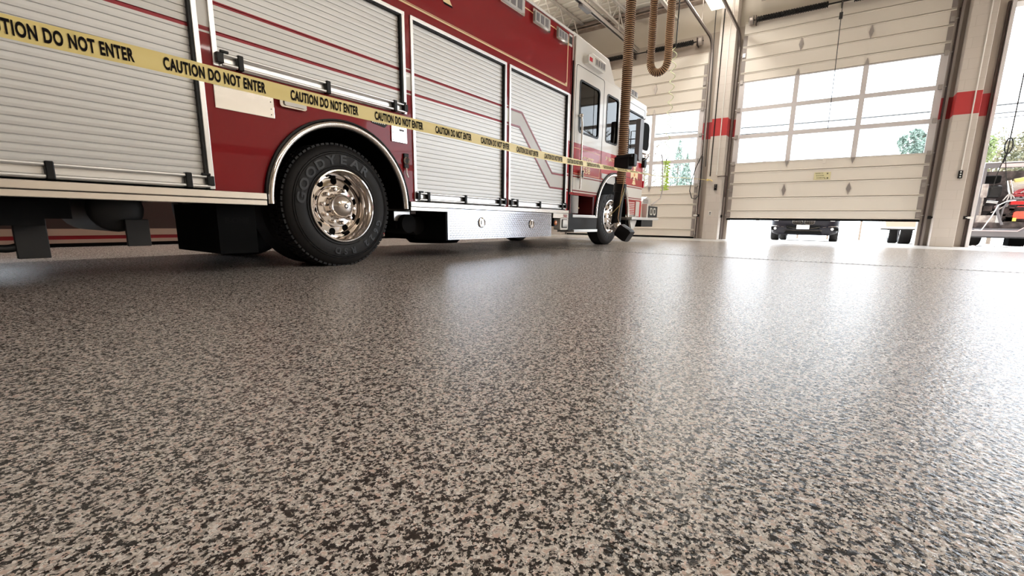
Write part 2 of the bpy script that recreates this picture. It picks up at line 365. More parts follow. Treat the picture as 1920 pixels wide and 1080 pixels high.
# ------------------------------------------------------------------ sectional bay doors
def bay_door(n, y0, y1, zb, label, toptilt=0, sign=False):
    r = root(f'door_{n}', (14.0, (y0+y1)/2, zb), label, None, None, 'structure')
    X0, X1 = 13.98, 14.035
    cuts = [0, .20, .55, .93, 1.23]; tops = [3.76, 4.09, 4.40, 4.70, 5.0]
    def panel(a, b, xt=0):
        p = MB(); z0, z1 = zb+a, zb+b; h = z1-z0
        prof = [(X1, z0), (X0+.035, z0), (X0+.035, z0+.012), (X0-.004, z0+.012), (X0-.004, z0+.022), (X0+.006, z0+.03), (X0+.006, z1-.028), (X0-.012, z1-.016), (X0-.012, z1-.004), (X0+.006, z1-.002), (X0+.04, z1-.002), (X0+.04, z1+.004), (X1, z1+.004)]
        prof = [(x+xt*(z-z0)/h, z) for x, z in prof]
        q = len(prof); p.add([(x, y0, z) for x, z in prof]+[(x, y1, z) for x, z in prof], [(i, (i+1) % q, q+(i+1) % q, q+i) for i in range(q)]+[tuple(range(q)), tuple(range(q, 2*q))[::-1]])
        return p.build('door_panel', 'doorpaint', r)
    for a, b in zip(cuts[:-1], cuts[1:]): panel(a, b)
    panel(1.23, 1.47); panel(3.54, 3.76)
    for a, b in zip(tops[:-1], tops[1:]): panel(a, b, toptilt*(b-a) if b > 4.6 else 0)
    # glazed part
    wy = [y0+.10, y0+1.42, y0+2.80, y1-.10]; wz = [zb+1.47, zb+2.16, zb+2.85, zb+3.54]
    holes = [(wy[i]+(.055 if i else .03), wy[i+1]-(.055 if i < 2 else .03), wz[j]+(.05 if j else .015), wz[j+1]-(.05 if j < 2 else .02)) for i in range(3) for j in range(3)]
    g = MB(); grid_plate(g, 'x', (y0, y1, wz[0], wz[3]), holes, X0, X1-.005)
    fr = g.build('window_frame', 'doorframe', r)
    for h in holes: MB().box(14.008, 14.013, h[0], h[1], h[2], h[3]).build('pane', 'glass', r)
    for yy in wy[1:3]:
        for zz, d in ((wz[0], -1), (wz[3], 1)):
            MB().prism([(yy-.045, zz), (yy+.045, zz), (yy, zz+d*.15)] if d > 0 else [(yy+.045, zz), (yy-.045, zz), (yy, zz+d*.15)], 'x', X0-.014, X0+.002).build('mullion_tip', 'galv', r)
        for zz in (zb+.74, zb+4.24):
            MB().prism([(yy-.05, zz), (yy, zz-.15), (yy+.05, zz), (yy, zz+.15)], 'x', X0-.012, X0+.008).box(X0-.02, X0, yy-.012, yy+.012, zz-.05, zz+.05).build('hinge', 'galv', r)
    for ya, yb in ((y0, y0+.09), (y1-.09, y1)):
        s = MB()
        for a, b in list(zip(cuts[:-1], cuts[1:]))+[(1.23, 1.47), (3.54, 3.76)]+list(zip(tops[:-2], tops[1:-1])):
            s.box(X0-.003, X0+.01, ya, yb, zb+a+.03, zb+b-.03)
        s.build('end_stile', 'stile', r)
        for zz in (.1, .78, 1.47, 2.16, 2.85, 3.54, 4.2):
            yo = ya if ya == y0 else yb; sg = -1 if ya == y0 else 1
            MB().box(X0-.03, X0-.003, ya+.01, yb-.01, zb+zz-.05, zb+zz+.05).cyl((X0-.02, yo, zb+zz), (X0-.02, yo+sg*.05, zb+zz), .012, 8).build('roller_bracket', 'galv', r)
    MB().box(X0-.012, X1, y0, y1, zb-.045, zb).build('bottom_seal', 'matt', r)
    if sign:
        s = MB().box(X0-.0045, X0-.003, .29, .64, 1.555, 1.735, 0)
        k = MB(); random.seed(3)
        for row, t in enumerate(('SAFETY', 'DOOR', 'DAMAGE')):
            flat_text(k, t, (X0-.0055, .615-.02*row, 1.70-.055*row), (0, -1, 0), (0, 0, 1), .17, .022)
        k.cyl((X0-.0055, .36, 1.70), (X0-.0065, .36, 1.70), .018, 10); k.cyl((X0-.0055, .35, 1.59), (X0-.0065, .35, 1.59), .02, 10); k.cyl((X0-.0055, .40, 1.585), (X0-.0065, .40, 1.585), .012, 10)
        so = lab(s.build('warning_sticker', principled('pale_yellow_sticker', (.72, .66, .40), .5), r), 'pale yellow warning sticker'); k.build('sticker_print', principled('faded_print', (.12, .11, .06), .6), so)
        MB().box(X0-.02, X0-.004, .43, .50, 1.95, 2.04).build('lift_handle', 'doorpaint', r)
    return r
bay_door(1, 3.44, 7.66, 0.045, 'closed cream sectional door behind the fire truck cab')
bay_door(2, -1.53, 2.59, 0.585, 'raised cream sectional door with a gap under it', 0, True)
# tracks
def track(y, side, label, xs=7.5):
    r = root('door_track', (13.96, y, 0), label, 'door track', 'steel tracks of the bay doors')
    z = 4.95; R = .38; pts = [(13.99, y, 0.0), (13.99, y, z)]+[(13.99-R+R*cos(a), y, z+R*sin(a)) for a in [pi/2*k/8 for k in range(1, 9)]]+[(xs, y, z+R+.02)]
    def sweep(w, h, dy, name, mat):
        mb = MB(); vs = []
        for i, p in enumerate(pts):
            a, b = Vector(pts[max(i-1, 0)]), Vector(pts[min(i+1, len(pts)-1)]); t = (b-a).normalized(); nrm = Vector((0, 1, 0)).cross(t)
            for du, dv in ((-w, -h), (w, -h), (w, h), (-w, h)): vs.append(Vector(p)+Vector((0, dy+du, 0))+nrm*dv)
        fs = [(i*4+k, i*4+(k+1) % 4, i*4+4+(k+1) % 4, i*4+4+k) for i in range(len(pts)-1) for k in range(4)]+[(0, 1, 2, 3), tuple(len(vs)-4+k for k in (3, 2, 1, 0))]
        return mb.add(vs, fs).build(name, mat, r)
    sweep(.006, .035, 0, 'track_channel', 'track'); sweep(.03, .005, side*.025, 'track_flange', 'galv')
    MB().box(14.0, 14.05, y-.01+side*.03, y+.05+side*.03, 0, 5.0).build('wall_angle', 'track', r)
    for x in (xs+.3, 10.6, 12.8):
        MB().box(x-.015, x+.015, y-.004, y+.004, z+R+.02, 6.45).build('hanger_strap', 'galv', r)
    return r
track(3.39, -1, 'brown track on the near side of the closed door by the fire truck cab')
track(2.66, 1, 'brown track on the left of the half raised door')
track(-1.60, -1, 'brown track on the right of the half raised door')
track(7.72, 1, 'brown track on the far side of the closed door, behind the fire truck')
# white jamb angle of the open bay
tag(MB().box(13.93, 14.42, -2.42, -2.40, 0, 4.95).box(13.93, 14.05, -2.36, -2.40, 0, 4.95).build('trim_20', 'doorframe'), 'white jamb edge of the open bay on the right', kind='structure')
tag(MB().box(13.99, 14.05, -2.35, -2.31, 0, 4.95).build('trim_21', 'track'), 'brown jamb strip beside the open bay', kind='structure')
# torsion shafts and springs
def shaft(yc, ys, label, sz=5.32):
    r = root('torsion_shaft', (13.85, yc, sz), label, 'door shaft')
    MB().cyl((13.85, yc-1.97, sz), (13.85, yc+1.97, sz), .016, 10).build('shaft', 'black', r)
    for a, b in ys:
        MB().tube([(13.85+.062*cos(t*2.4), a+(b-a)*t/300, sz+.062*sin(t*2.4)) for t in range(301)], .011, 5).cyl((13.85, a, sz), (13.85, b, sz), .05, 14).build('torsion_spring', 'black', r)
    for yy in (yc-1.90, yc+1.90): MB().lathe([(0, -.05), (.11, -.05), (.095, -.03), (.095, .03), (.11, .05), (0, .05)], (13.85, yy, sz), 'y', 20).build('cable_drum', 'galv', r)
    for yy in (yc-1.80, yc, yc+1.80): MB().box(13.82, 14.045, yy-.01, yy+.01, sz-.1, sz+.1).build('bearing_plate', 'track', r)
    return r
shaft(5.55, [(3.85, 5.15), (5.9, 7.2)], 'black spring shaft above the closed door by the fire truck cab')
shaft(.53, [(-1.2, .3), (.8, 2.3)], 'black spring shaft above the half raised door', 5.56)
# opener rail over bay 1
r = root('opener_rail', (10, 5.38, 5.35), 'grey opener rail hanging under the joists above the truck cab', 'opener rail')
MB().box(4, 13.75, 5.34, 5.355, 5.30, 5.40).box(4, 13.75, 5.41, 5.425, 5.30, 5.40).box(4, 13.75, 5.34, 5.425, 5.385, 5.40).build('rail', 'galv', r)
for x in (5, 8, 10.5, 12.3): MB().box(x-.015, x+.015, 5.375, 5.395, 5.4, 6.0).build('hanger_strap', 'galv', r)
MB().tube([(4, 5.383, 5.32), (13.7, 5.383, 5.32)], .009, 6).build('chain', 'black', r)
MB().box(10.1, 10.55, 5.33, 5.44, 5.24, 5.30).build('trolley', 'grey', r)
# ceiling lamps: one seen strip light, the rest added fill out of view
def lamp(x0, x1, y, z, label):
    r = root('ceiling_light', ((x0+x1)/2, y, z), label, 'ceiling light', 'strip lights under the roof')
    MB().box(x0, x1, y-.16, y+.16, z+.05, z+.12).build('housing', 'joist', r, bevel=.01)
    MB().box(x0+.02, x1-.02, y-.15, y+.15, z, z+.05).build('diffuser', 'lampglow', r, bevel=.01)
    for x in (x0+.2, x1-.2): MB().cyl((x, y, z+.12), (x, y, 6.56), .006, 6).build('hanger', 'galv', r)
    for up in (0, 1):  # second, upward area light added to brighten the roof deck
        l = bpy.data.lights.new('strip_light', 'AREA'); l.shape = 'RECTANGLE'; l.size = x1-x0; l.size_y = .3; l.energy = LAMP_W*(1, 1.6)[up]; l.color = (1, .96, .90)
        o = bpy.data.objects.new('strip_light', l); COL.objects.link(o); o.location = ((x0+x1)/2, y, z+(-.01, .14)[up]); o.rotation_euler = (pi*up, 0, 0)
LAMP_W = 68
lamp(10.7, 12.9, 3.05, 5.62, 'lit strip light at the top of the photo above the pier')
for x in (-1.5, 3.2):  # unseen fixtures added as interior fill
    for y in (-9.5, -5.2):
        lamp(x, x+2.2, y, 5.62, 'added fill light, unseen, under the roof over the empty bays')

for x, y in ((6.8, -6.4), (6.8, -9.6), (10.2, -6.4), (10.2, -9.6)):  # more unseen fill, added to brighten the doors and deck
    lamp(x, x+2.2, y, 5.62, 'added fill light, unseen, under the roof over the empty bays')
for x in (1.5, 5, 8.5):  # unseen fixtures added to light the closed door and the deck
    lamp(x, x+2.2, 7.3, 5.62, 'added fill light, unseen, under the roof on the far side of the fire truck')

# ================================================================== FIRE TRUCK
D = 3.62
T = root('fire_truck', (5.0, 4.87, 0), 'red and white fire rescue truck with aluminium roller shutters parked in the bay', 'fire truck')
b = MB()
b.box(-1.7, 6.56, 3.67, 6.10, 1.46, 3.18, 0); b.box(-1.7, 1.76, 3.67, 6.10, .62, 1.46, 0); b.box(3.27, 6.56, 3.67, 6.10, .62, 1.46, 0)
b.build('body_core', 'matt', T)
s = MB()
s.box(-1.7, 6.58, D, 3.67, 2.36, 3.20); s.box(-1.7, 6.58, 3.65, 6.12, 3.18, 3.23); s.box(6.56, 6.60, D, 6.12, .6, 3.23); s.box(-1.72, -1.69, D, 6.12, .6, 3.23)
for a, c in ((1.462, 1.533), (3.243, 3.318), (4.893, 4.958)): s.box(a, c, D, 3.67, .605, 2.36)
s.box(-1.7, -1.5, D, 3.67, .605, 2.36); s.box(-1.7, 6.58, 6.07, 6.12, .6, 3.2)
# wheel panel with an arch cut out
WX, WZ, RA = 2.517, .54, .70
xs = [1.533]+[WX-RA*cos(pi*k/40) for k in range(41)]+[3.243]
def za(x): d = RA*RA-(x-WX)**2; return WZ+sqrt(d) if d > 1e-9 else WZ
for x0, x1 in zip(xs[:-1], xs[1:]):
    zz0, zz1 = max(.605, za(x0)), max(.605, za(x1))
    s.add([(x0, D, zz0), (x1, D, zz1), (x1, D, 1.44), (x0, D, 1.44), (x0, 3.67, zz0), (x1, 3.67, zz1), (x1, 3.67, 1.44), (x0, 3.67, 1.44)], [(0, 1, 2, 3), (4, 5, 6, 7), (0, 1, 5, 4), (2, 3, 7, 6)])
s.build('body_shell', 'bodypaint', T)
MB().box(6.518, 6.585, D-.001, 3.68, .605, 2.36).build('corner_post', 'cabpaint', T)
lin = MB(); lin.lathe([(RA-.005, 3.64), (RA-.005, 4.75)], (WX, 0, WZ), 'y', 40, 0, pi); lin.box(1.8, 3.24, 4.74, 4.76, .5, 1.25)
lin.build('wheel_well', 'matt', T, 30)
# cream drip strip and gold lines
MB().box(-1.7, 6.6, 3.60, 3.66, 3.20, 3.235).build('drip_rail', 'cream', T, bevel=.004)
g = MB(); g.box(-1.7, 6.45, D-.003, D, 2.441, 2.457); g.box(6.436, 6.452, D-.003, D, 2.441, 3.13); g.box(-1.7, 6.45, D-.003, D, 3.115, 3.127)
g.box(-1.7, 6.43, D-.0025, D, 2.464, 2.468); g.box(6.40, 6.44, D-.003, D, 2.45, 2.49)
lab(g.build('gold_pinstripe', 'gold', T), 'thin gold leaf line')
lt = MB(); flat_text(lt, 'R', (3.50, D-.004, 2.665), (1, 0, 0), (0, 0, 1), .42, .42, .03); lt.v = [(x, y, z) for x, y, z in lt.v]
lo = MB(); flat_text(lo, 'R', (3.515, D-.002, 2.65), (1, 0, 0), (0, 0, 1), .42, .42, .035)
o = lab(lt.build('body_letter', 'gold', T), 'gold letter on the upper red panel'); lo.build('letter_shadow', 'ink', o)
# roller shutters
def shutter(x0, x1, z0, z1, mat, brackets, latch_left=True):
    sh = MB(); p = .046; z = z0+.09; prof = []
    while z < z1-.03:
        prof += [(3.652, z), (3.646, z+.003), (3.645, z+.02), (3.646, z+p-.006), (3.652, z+p-.003)]; z += p
    prof = [q for q in prof if q[1] < z1-.02]
    q = len(prof); sh.add([(x0+.03, y, z) for y, z in prof]+[(x1-.03, y, z) for y, z in prof], [(i, i+1, q+i+1, q+i) for i in range(q-1)])
    o = sh.build('roller_shutter', mat, T)
    f = MB(); w = .034
    f.box(x0, x0+w, D-.014, 3.66, z0, z1); f.box(x1-w, x1, D-.014, 3.66, z0, z1); f.box(x0, x1, D-.016, 3.66, z1-w, z1)
    f.build('shutter_frame', 'alu', o, bevel=.003)
    g = MB(); g.box(x0+w, x0+w+.006, D+.003, 3.66, z0, z1-w); g.box(x1-w-.016, x1-w, D-.008, 3.66, z0, z1-w); g.box(x0+w, x1-w, D+.002, 3.66, z1-w-.012, z1-w)
    g.build('edge_seal', 'black', o)
    bar = MB(); y = D-.028
    bar.box(x0+w, x1-w, D+.006, 3.66, z0+.004, z0+.092)
    bar.cyl((x0+.05, y, z0+.016), (x1-.04, y, z0+.016), .0115, 10); bar.cyl((x0+.06, y, z0+.080), (x1-.05, y, z0+.080), .0115, 10)
    bar.box(x0+.05, x1-.05, D-.004, D+.008, z0+.03, z0+.067)
    bar.build('lift_bar', 'alu', o, 40)
    for bx in brackets:
        k = MB().box(bx-.019, bx+.019, y-.019, D+.006, z0-.002, z0+.098); k.build('bar_bracket', 'black', o, bevel=.006)
    for bx, sg in ((x0+.035, 1), (x1-.035, -1)):
        k = MB().box(bx-.022, bx+.022, D-.045, D+.005, z0+.02, z0+.085).box(bx, bx+sg*.055, D-.05, D-.03, z0+.085, z0+.102); k.build('bar_end_cap', 'black', o, bevel=.004)
    return o
shutter(-1.5, 1.465, .615, 2.36, 'slatband', [-.1, .64, 1.30])
shutter(1.533, 3.245, 1.44, 2.36, 'slatband', [1.70, 2.38, 3.08])
shutter(3.318, 4.897, .615, 2.36, 'slatband', [3.49, 4.08, 4.74])
s4 = shutter(4.957, 6.518, .615, 2.36, 'slat', [5.13, 5.71, 6.36])
def poly_band(pts, w, y, mat, name, par):
    mb = MB(); P = [Vector((x, z)) for x, z in pts]; L = []; 
    for i, p in enumerate(P):
        d0 = (P[i]-P[i-1]).normalized() if i else (P[1]-P[0]).normalized(); d1 = (P[i+1]-P[i]).normalized() if i < len(P)-1 else d0
        t = (d0+d1).normalized(); nn = Vector((-t.y, t.x)); k = w/2/max(.4, nn.dot(Vector((-d0.y, d0.x)))); L.append((p+nn*k, p-nn*k))
    vs = [(a.x, yy, a.y) for pr in L for a in pr for yy in (y, y+.003)]; fs = []
    for i in range(len(L)-1):
        o = i*4; fs += [(o, o+2, o+6, o+4), (o, o+1, o+5, o+4), (o+2, o+3, o+7, o+6)]
    return mb.add(vs, fs).build(name, mat, par)
c1 = [(4.99, 1.85), (5.29, 1.85), (6.12, 1.145), (6.48, 1.145)]; c2 = [(4.99, 1.661), (5.24, 1.661), (6.07, .935), (6.48, .935)]
mb = MB(); 
for i in range(3): mb.add([(c1[i][0], 3.6435, c1[i][1]), (c1[i+1][0], 3.6435, c1[i+1][1]), (c2[i+1][0], 3.6435, c2[i+1][1]), (c2[i][0], 3.6435, c2[i][1])], [(0, 1, 2, 3)])
mb.build('reflective_band', 'band', s4)
poly_band(c1, .026, 3.640, 'stripe', 'angled_stripe', s4); poly_band(c2, .026, 3.640, 'stripe', 'angled_stripe', s4)
# rub rails
rr = MB(); rr.box(-1.7, 1.80, 3.575, 3.70, .558, .606); rr.box(-1.7, 1.80, 3.58, 3.70, .515, .554)
rr2 = MB(); rr2.box(3.235, 6.57, 3.575, 3.70, .556, .606); rr2.box(3.235, 3.77, 3.58, 3.70, .515, .553); rr2.box(6.09, 6.57, 3.58, 3.70, .48, .553)
rr.build('rub_rail', 'rail', T, bevel=.004); rr2.build('rub_rail', 'rail', T, bevel=.004)
def arch(cx, cz, R, y0, z0, name='fender_trim', w=.055, mat='chrome'):
    a0 = math.asin(max(-1, min(1, (z0-cz)/R)))
    o = MB().lathe([(R-w, y0+.03), (R-w, y0+.008), (R-w*.8, y0-.006), (R-w*.5, y0-.012), (R-w*.2, y0-.004), (R, y0+.01), (R, y0+.04)], (cx, 0, cz), 'y', 48, a0, pi-a0).build(name, mat, T, 50)
    MB().lathe([(R, y0+.035), (R, y0+.0), (R+.014, y0+.004), (R+.014, y0+.035)], (cx, 0, cz), 'y', 48, a0, pi-a0).build('fender_edging', 'black', o, 50)
    return o
arch(WX, WZ, .705, D-.03, .53)
# stainless fuel door, lamp, badge and latch on the wheel panel
o = lab(MB().box(1.52, 1.93, D-.008, D, 1.165, 1.40).build('fuel_panel', 'steel', T, bevel=.003), 'mirror-bright stainless panel')
k = MB(); [k.ball((1.905, D-.009, z), .004, .003, .004, 8) for z in (1.19, 1.23, 1.28, 1.33)]; k.build('rivets', 'grey', o)
MB().box(1.527, 1.70, D-.0095, D-.008, 1.312, 1.345).build('label_plate', 'cream', o)
o = lab(MB().prism(rrect(1.965, 2.18, 1.262, 1.345, .02), 'y', D-.03, D).build('marker_lamp', 'chrome', T, 30), 'clear lamp in a chrome bezel'); MB().prism(rrect(1.995, 2.172, 1.275, 1.335, .015), 'y', D-.042, D-.03).build('lamp_lens', 'lens', o, 30)
o = lab(MB().box(3.045, 3.235, D-.012, D, 1.165, 1.36).build('access_plate', 'steel', T, bevel=.002), 'mirror-bright access plate')
k = MB(); [k.ball((x, D-.013, z), .006, .004, .006, 8) for x, z in ((3.06, 1.18), (3.06, 1.25), (3.06, 1.34), (3.22, 1.34))]; k.box(3.14, 3.20, D-.014, D-.012, 1.27, 1.29); k.build('rivets', 'grey', o)
o = lab(MB().prism([(2.80, 1.36), (2.80, 1.325), (2.83, 1.295), (2.97, 1.275), (3.0, 1.30), (3.0, 1.36)], 'y', D-.006, D).build('badge', 'black', T), 'dark six-sided maker badge')
k = MB(); [k.box(2.83+i*.022, 2.84+i*.022, D-.008, D-.006, 1.30, 1.318) for i in range(7)]; k.build('badge_print', 'cream', o)
o = lab(MB().box(3.185, 3.245, D-.02, D, .93, 1.07).build('door_latch', 'black', T, bevel=.006), 'black latch with a chrome ring')
MB().lathe([(.022, 0), (.03, -.01), (.038, 0)], (3.215, D-.022, 1.0), 'y', 20, close=True).build('latch_ring', 'chrome', o, 40)
MB().tube([(3.21, D-.02, .93), (3.20, D-.03, .88), (3.22, D-.03, .84)], .008, 6).build('latch_lanyard', 'cream', o)
# upper lights
def toplight(x0, x1, z0, z1):
    o = MB().prism(rrect(x0, x1, z0, z1, .02), 'y', D-.035, D).build('warning_light', 'chrome', T, 30)
    MB().prism(rrect(x0+.03, x1-.03, z0+.025, z1-.025, .015), 'y', D-.055, D-.035).build('lamp_lens', 'lens', o, 30)
    k = MB(); n = 3
    for i in range(n):
        xa = x0+.05+(x1-x0-.1)*i/n; k.box(xa, xa+(x1-x0-.1)/n*.7, D-.058, D-.054, z0+.04, z1-.04)
    k.build('lamp_reflector', 'grey', o)
toplight(4.72, 5.24, 2.985, 3.18); toplight(5.43, 5.87, 2.985, 3.165); toplight(6.04, 6.38, 2.985, 3.15)
o = MB().box(6.46, 6.56, D-.01, D, 3.02, 3.18).build('vent', 'cream', T); k = MB()
for x in (6.475, 6.505, 6.535): k.box(x-.008, x+.008, D-.016, D-.008, 3.05, 3.15)
k.build('vent_slot', 'black', o)
# tread plate box
tb = MB().box(3.79, 6.07, 3.60, 4.1, .205, .55)
x = 3.83; i = 0
while x < 5.88 or x < 6.03:
    z = .225; j = 0
    while z < .535:
        dx, dz = (.011, .011) if (i+j) % 2 else (.011, -.011); nx, nz = .004, (-.004 if dz > 0 else .004)
        c = (x, 3.60, z); tb.add([(x-dx, 3.5995, z-dz), (x+nx, 3.5995, z+nz), (x+dx, 3.5995, z+dz), (x-nx, 3.5995, z-nz), (x, 3.593, z)], [(0, 1, 4), (1, 2, 4), (2, 3, 4), (3, 0, 4)])
        z += .0265; j += 1
    x += .0265; i += 1
o = lab(tb.build('step_box', 'plate', T), 'bright tread plate step box')
for lx, lz in ((4.39, .40), (5.51, .385)):
    h = MB().lathe([(.055, -.001), (.062, -.008), (.05, -.012), (.046, -.004), (0, -.004)], (lx, 3.597, lz), 'y', 28).build('paddle_latch', 'chrome', o, 40)
MB().box(3.775, 3.79, 3.61, 4.1, .2, .56).build('box_edge', 'black', o)
for lx in (4.39, 5.51):
    MB().box(lx-.035, lx+.03, 3.585, 3.592, .355, .375).box(lx-.012, lx+.012, 3.583, 3.59, .37, .43).build('latch_pull', 'steel', o)
o = MB().prism(rrect(6.14, 6.25, .355, .455, .03), 'y', 3.60, 3.72).build('lamp_housing', 'black', T, 30); MB().ball((6.195, 3.60, .405), .042, .02, .038, 16).build('amber_lens', 'amber', o, 60)
o = MB().prism(rrect(6.31, 6.56, .30, .49, .02), 'y', 3.58, 3.70).build('side_lamp', 'cream', T, 30); MB().prism(rrect(6.35, 6.53, .33, .465, .015), 'y', 3.575, 3.585).build('lamp_gasket', 'black', o); MB().prism(rrect(6.37, 6.52, .345, .455, .01), 'y', 3.566, 3.58).build('lamp_lens', 'lens', o)
k = MB(); flat_text(k, '50', (6.40, 3.578, .498), (1, 0, 0), (0, 0, 1), .12, .04, .03); k.build('rail_marking', 'stripe', T)
# ---- wheels
def rear_wheel(cx, y, cz=.535, lettering=True, sgn=1):
    """outer face at y, sgn=1 faces -Y"""
    R = .535; t = MB(); prof = [(.318, .012), (.335, .002), (.40, -.004), (.455, .004), (.49, .018), (.515, .035), (.530, .055), (R, .08), (R, .26), (.515, .285), (.40, .30), (.318, .29)]
    prof = [(a, y+sgn*b) for a, b in prof]; t.lathe(prof, (cx, 0, cz), 'y', 80)
    for i in range(72):  # tread lugs
        a = 2*pi*i/72
        for (ya, yb, sh) in ((.052, .12, 0), (.125, .19, .5), (.195, .262, 0)):
            a1 = a+sh*2*pi/72; da = .03
            vs = []
            for rr_ in (R-.012, R+.009):
                for (aa, yy) in ((a1-da, ya), (a1+da, ya), (a1+da, yb), (a1-da, yb)): vs.append((cx+rr_*cos(aa), y+sgn*yy, cz+rr_*sin(aa)))
            t.add(vs, [(0, 1, 2, 3), (4, 5, 6, 7), (0, 1, 5, 4), (1, 2, 6, 5), (2, 3, 7, 6), (3, 0, 4, 7)])
    w = t.build('wheel', 'rubber', T, 35)
    k = MB()
    for rr_, e in ((.452, .0045), (.468, .009), (.345, -.001)): k.lathe([(rr_-.003, y+sgn*(e)), (rr_, y+sgn*(e-.006)), (rr_+.003, y+sgn*e)], (cx, 0, cz), 'y', 80)
    k.build('sidewall_ring', 'rubber2', w, 40)
    rim = MB(); pr = [(.318, .016), (.322, .004), (.316, -.008), (.306, -.010), (.298, .000), (.292, .02), (.272, .05), (.266, .11), (.262, .150), (.245, .168), (.20, .166), (.165, .160), (0, .160)]
    rim.lathe([(a, y+sgn*b_) for a, b_ in pr], (cx, 0, cz), 'y', 64); rim.build('rim', 'chrome', w, 40)
    hb = MB(); pr = [(.190, .162), (.188, .125), (.180, .112), (.150, .108), (.118, .105), (.112, .08), (.110, .035), (.104, .012), (.085, -.014), (.055, -.032), (.025, -.040), (0, -.040)]
    hb.lathe([(a, y+sgn*b_) for a, b_ in pr], (cx, 0, cz), 'y', 48); hb.build('hub_cover', 'chrome', w, 40)
    MB().lathe([(.022, -.036), (.02, -.042), (.012, -.042), (.010, -.038), (0, -.038)], (cx, y, cz), 'y', 20).build('hub_cap_bolt', 'black', w)
    for i in range(10):
        a = 2*pi*(i+.35)/10
        h = MB(); h.lathe([(0, .1630), (.030, .1630), (.032, .1660)], (cx+.226*cos(a), y, cz+.226*sin(a)), 'y', 18); h.build('hand_hole', 'matt', w)
        a += .3; c = (cx+.151*cos(a), 0, cz+.151*sin(a)); h = MB().lathe([(.020, y+.112), (.019, y+.07), (.013, y+.058), (0, y+.056)], c, 'y', 10); h.build('lug_nut', 'chrome', w, 40)
    if lettering:
        k = MB()
        def arc(text, ang0, rad, size, step, flip=False):
            for i, ch in enumerate(text):
                if ch == ' ': continue
                v, f, x0, x1 = glyphs(ch, .03); xm = (x0+x1)/2; a = ang0-i*step if not flip else ang0+i*step
                er = Vector((cos(a), 0, sin(a))); et = Vector((sin(a), 0, -cos(a)))
                if flip: up, ri = -er, -et
                else: up, ri = er, et
                base = Vector((cx, y-.008, cz))+er*(rad if not flip else rad+size*.7)
                vs = [base+ri*((px-xm)*size*1.25)+up*(py*size) for px, py in v]
                k.add(vs, f); k.add([q+Vector((0, .009, 0)) for q in vs], f)
        arc('GOODYEAR', radians(172), .365, .105, radians(17))
        for i, ch in enumerate('G622 RSD'):
            if ch == ' ': continue
            a = radians(-22)-i*radians(11.5); v, f, x0, x1 = glyphs(ch, .03); xm = (x0+x1)/2
            er = Vector((cos(a), 0, sin(a))); et = Vector((sin(a), 0, -cos(a))); base = Vector((cx, y-.008, cz))+er*.375
            vs = [base+et*((px-xm)*.08)+er*(py*.08) for px, py in v]; k.add(vs, f); k.add([q+Vector((0, .009, 0)) for q in vs], f)
        lab(k.build('tyre_lettering', 'rubber2', w), 'raised lettering on the tyre wall')
    return w
lab(rear_wheel(WX, 3.665), 'rear wheel with a deep polished rim')
def plain_wheel(cx, y, cz=.535, sgn=1):
    R = .54; t = MB(); prof = [(.30, .02), (.33, .004), (.42, 0), (.47, .01), (.515, .03), (R, .06), (R, .25), (.51, .28), (.30, .27)]
    t.lathe([(a, y+sgn*b_) for a, b_ in prof], (cx, 0, cz), 'y', 56)
    w = t.build('wheel', 'rubber', T, 35); return w
for yy in (3.99, 5.45): plain_wheel(WX, yy)
plain_wheel(WX, 6.05, .535, -1)
fw = plain_wheel(8.40, 3.66)
lab(fw, 'front wheel with a bright steel rim')
FX = 8.40
MB().lathe([(.315, 3.672), (.318, 3.655), (.305, 3.652), (.297, 3.665), (.285, 3.70), (.265, 3.71), (.22, 3.66), (.17, 3.635), (.13, 3.63), (.12, 3.60), (.10, 3.585), (.09, 3.55), (.06, 3.53), (0, 3.525)], (FX, 0, .535), 'y', 48).build('rim', 'chrome', fw, 40)
for i in range(10):
    a = 2*pi*i/10; MB().lathe([(0, 3.664), (.022, 3.664), (.024, 3.672)], (FX+.225*cos(a), -.004, .535+.225*sin(a)), 'y', 14).build('hand_hole', 'matt', fw)
    a += .3; MB().lathe([(.018, 3.635), (.016, 3.60), (0, 3.595)], (FX+.155*cos(a), 0, .535+.155*sin(a)), 'y', 8).build('lug_nut', 'chrome', fw, 40)
k = MB()
for ch_i in range(40):
    a = 2*pi*ch_i/40
    if ch_i % 5 == 4: continue
    k.lathe([(.37, 3.655), (.37, 3.652), (.43, 3.652), (.43, 3.655)], (FX, 0, .535), 'y', 2, a, a+.06, close=True)
k.build('tyre_lettering', 'rubber2', fw)
plain_wheel(8.40, 6.05, .535, -1)
# chassis
c = MB(); c.box(-1.7, 9.8, 4.35, 4.45, .62, .84); c.box(-1.7, 9.8, 5.25, 5.35, .62, .84); c.box(-1.6, 1.7, 3.72, 6.05, .56, .64); c.box(3.3, 6.5, 3.72, 6.05, .56, .62)
c.box(-.6, .75, 3.85, 4.3, .40, .56); c.box(.2, .62, 3.8, 4.2, .36, .5)
c.build('chassis', 'frame', T)
MB().cyl((WX, 3.9, .5), (WX, 5.9, .5), .10, 16).ball((WX, 4.87, .48), .26, .24, .24, 16).build('axle', 'frame', T, 40)
MB().cyl((FX, 3.9, .46), (FX, 5.9, .46), .08, 12).box(8.9, 9.2, 4.2, 5.5, .35, .6).build('axle', 'frame', T, 40)
MB().cyl((1.0, 4.0, .47), (1.0, 4.75, .47), .155, 24).ball((1.0, 4.0, .47), .155, .05, .155, 20).build('air_tank', 'tank', T, 40)
MB().box(.50, .64, 3.90, 3.94, .165, .40).build('hanging_bracket', 'tank', T, bevel=.004)
MB().box(1.02, 1.15, 3.92, 3.95, .22, .40).build('hanging_bracket', 'tank', T, bevel=.004)
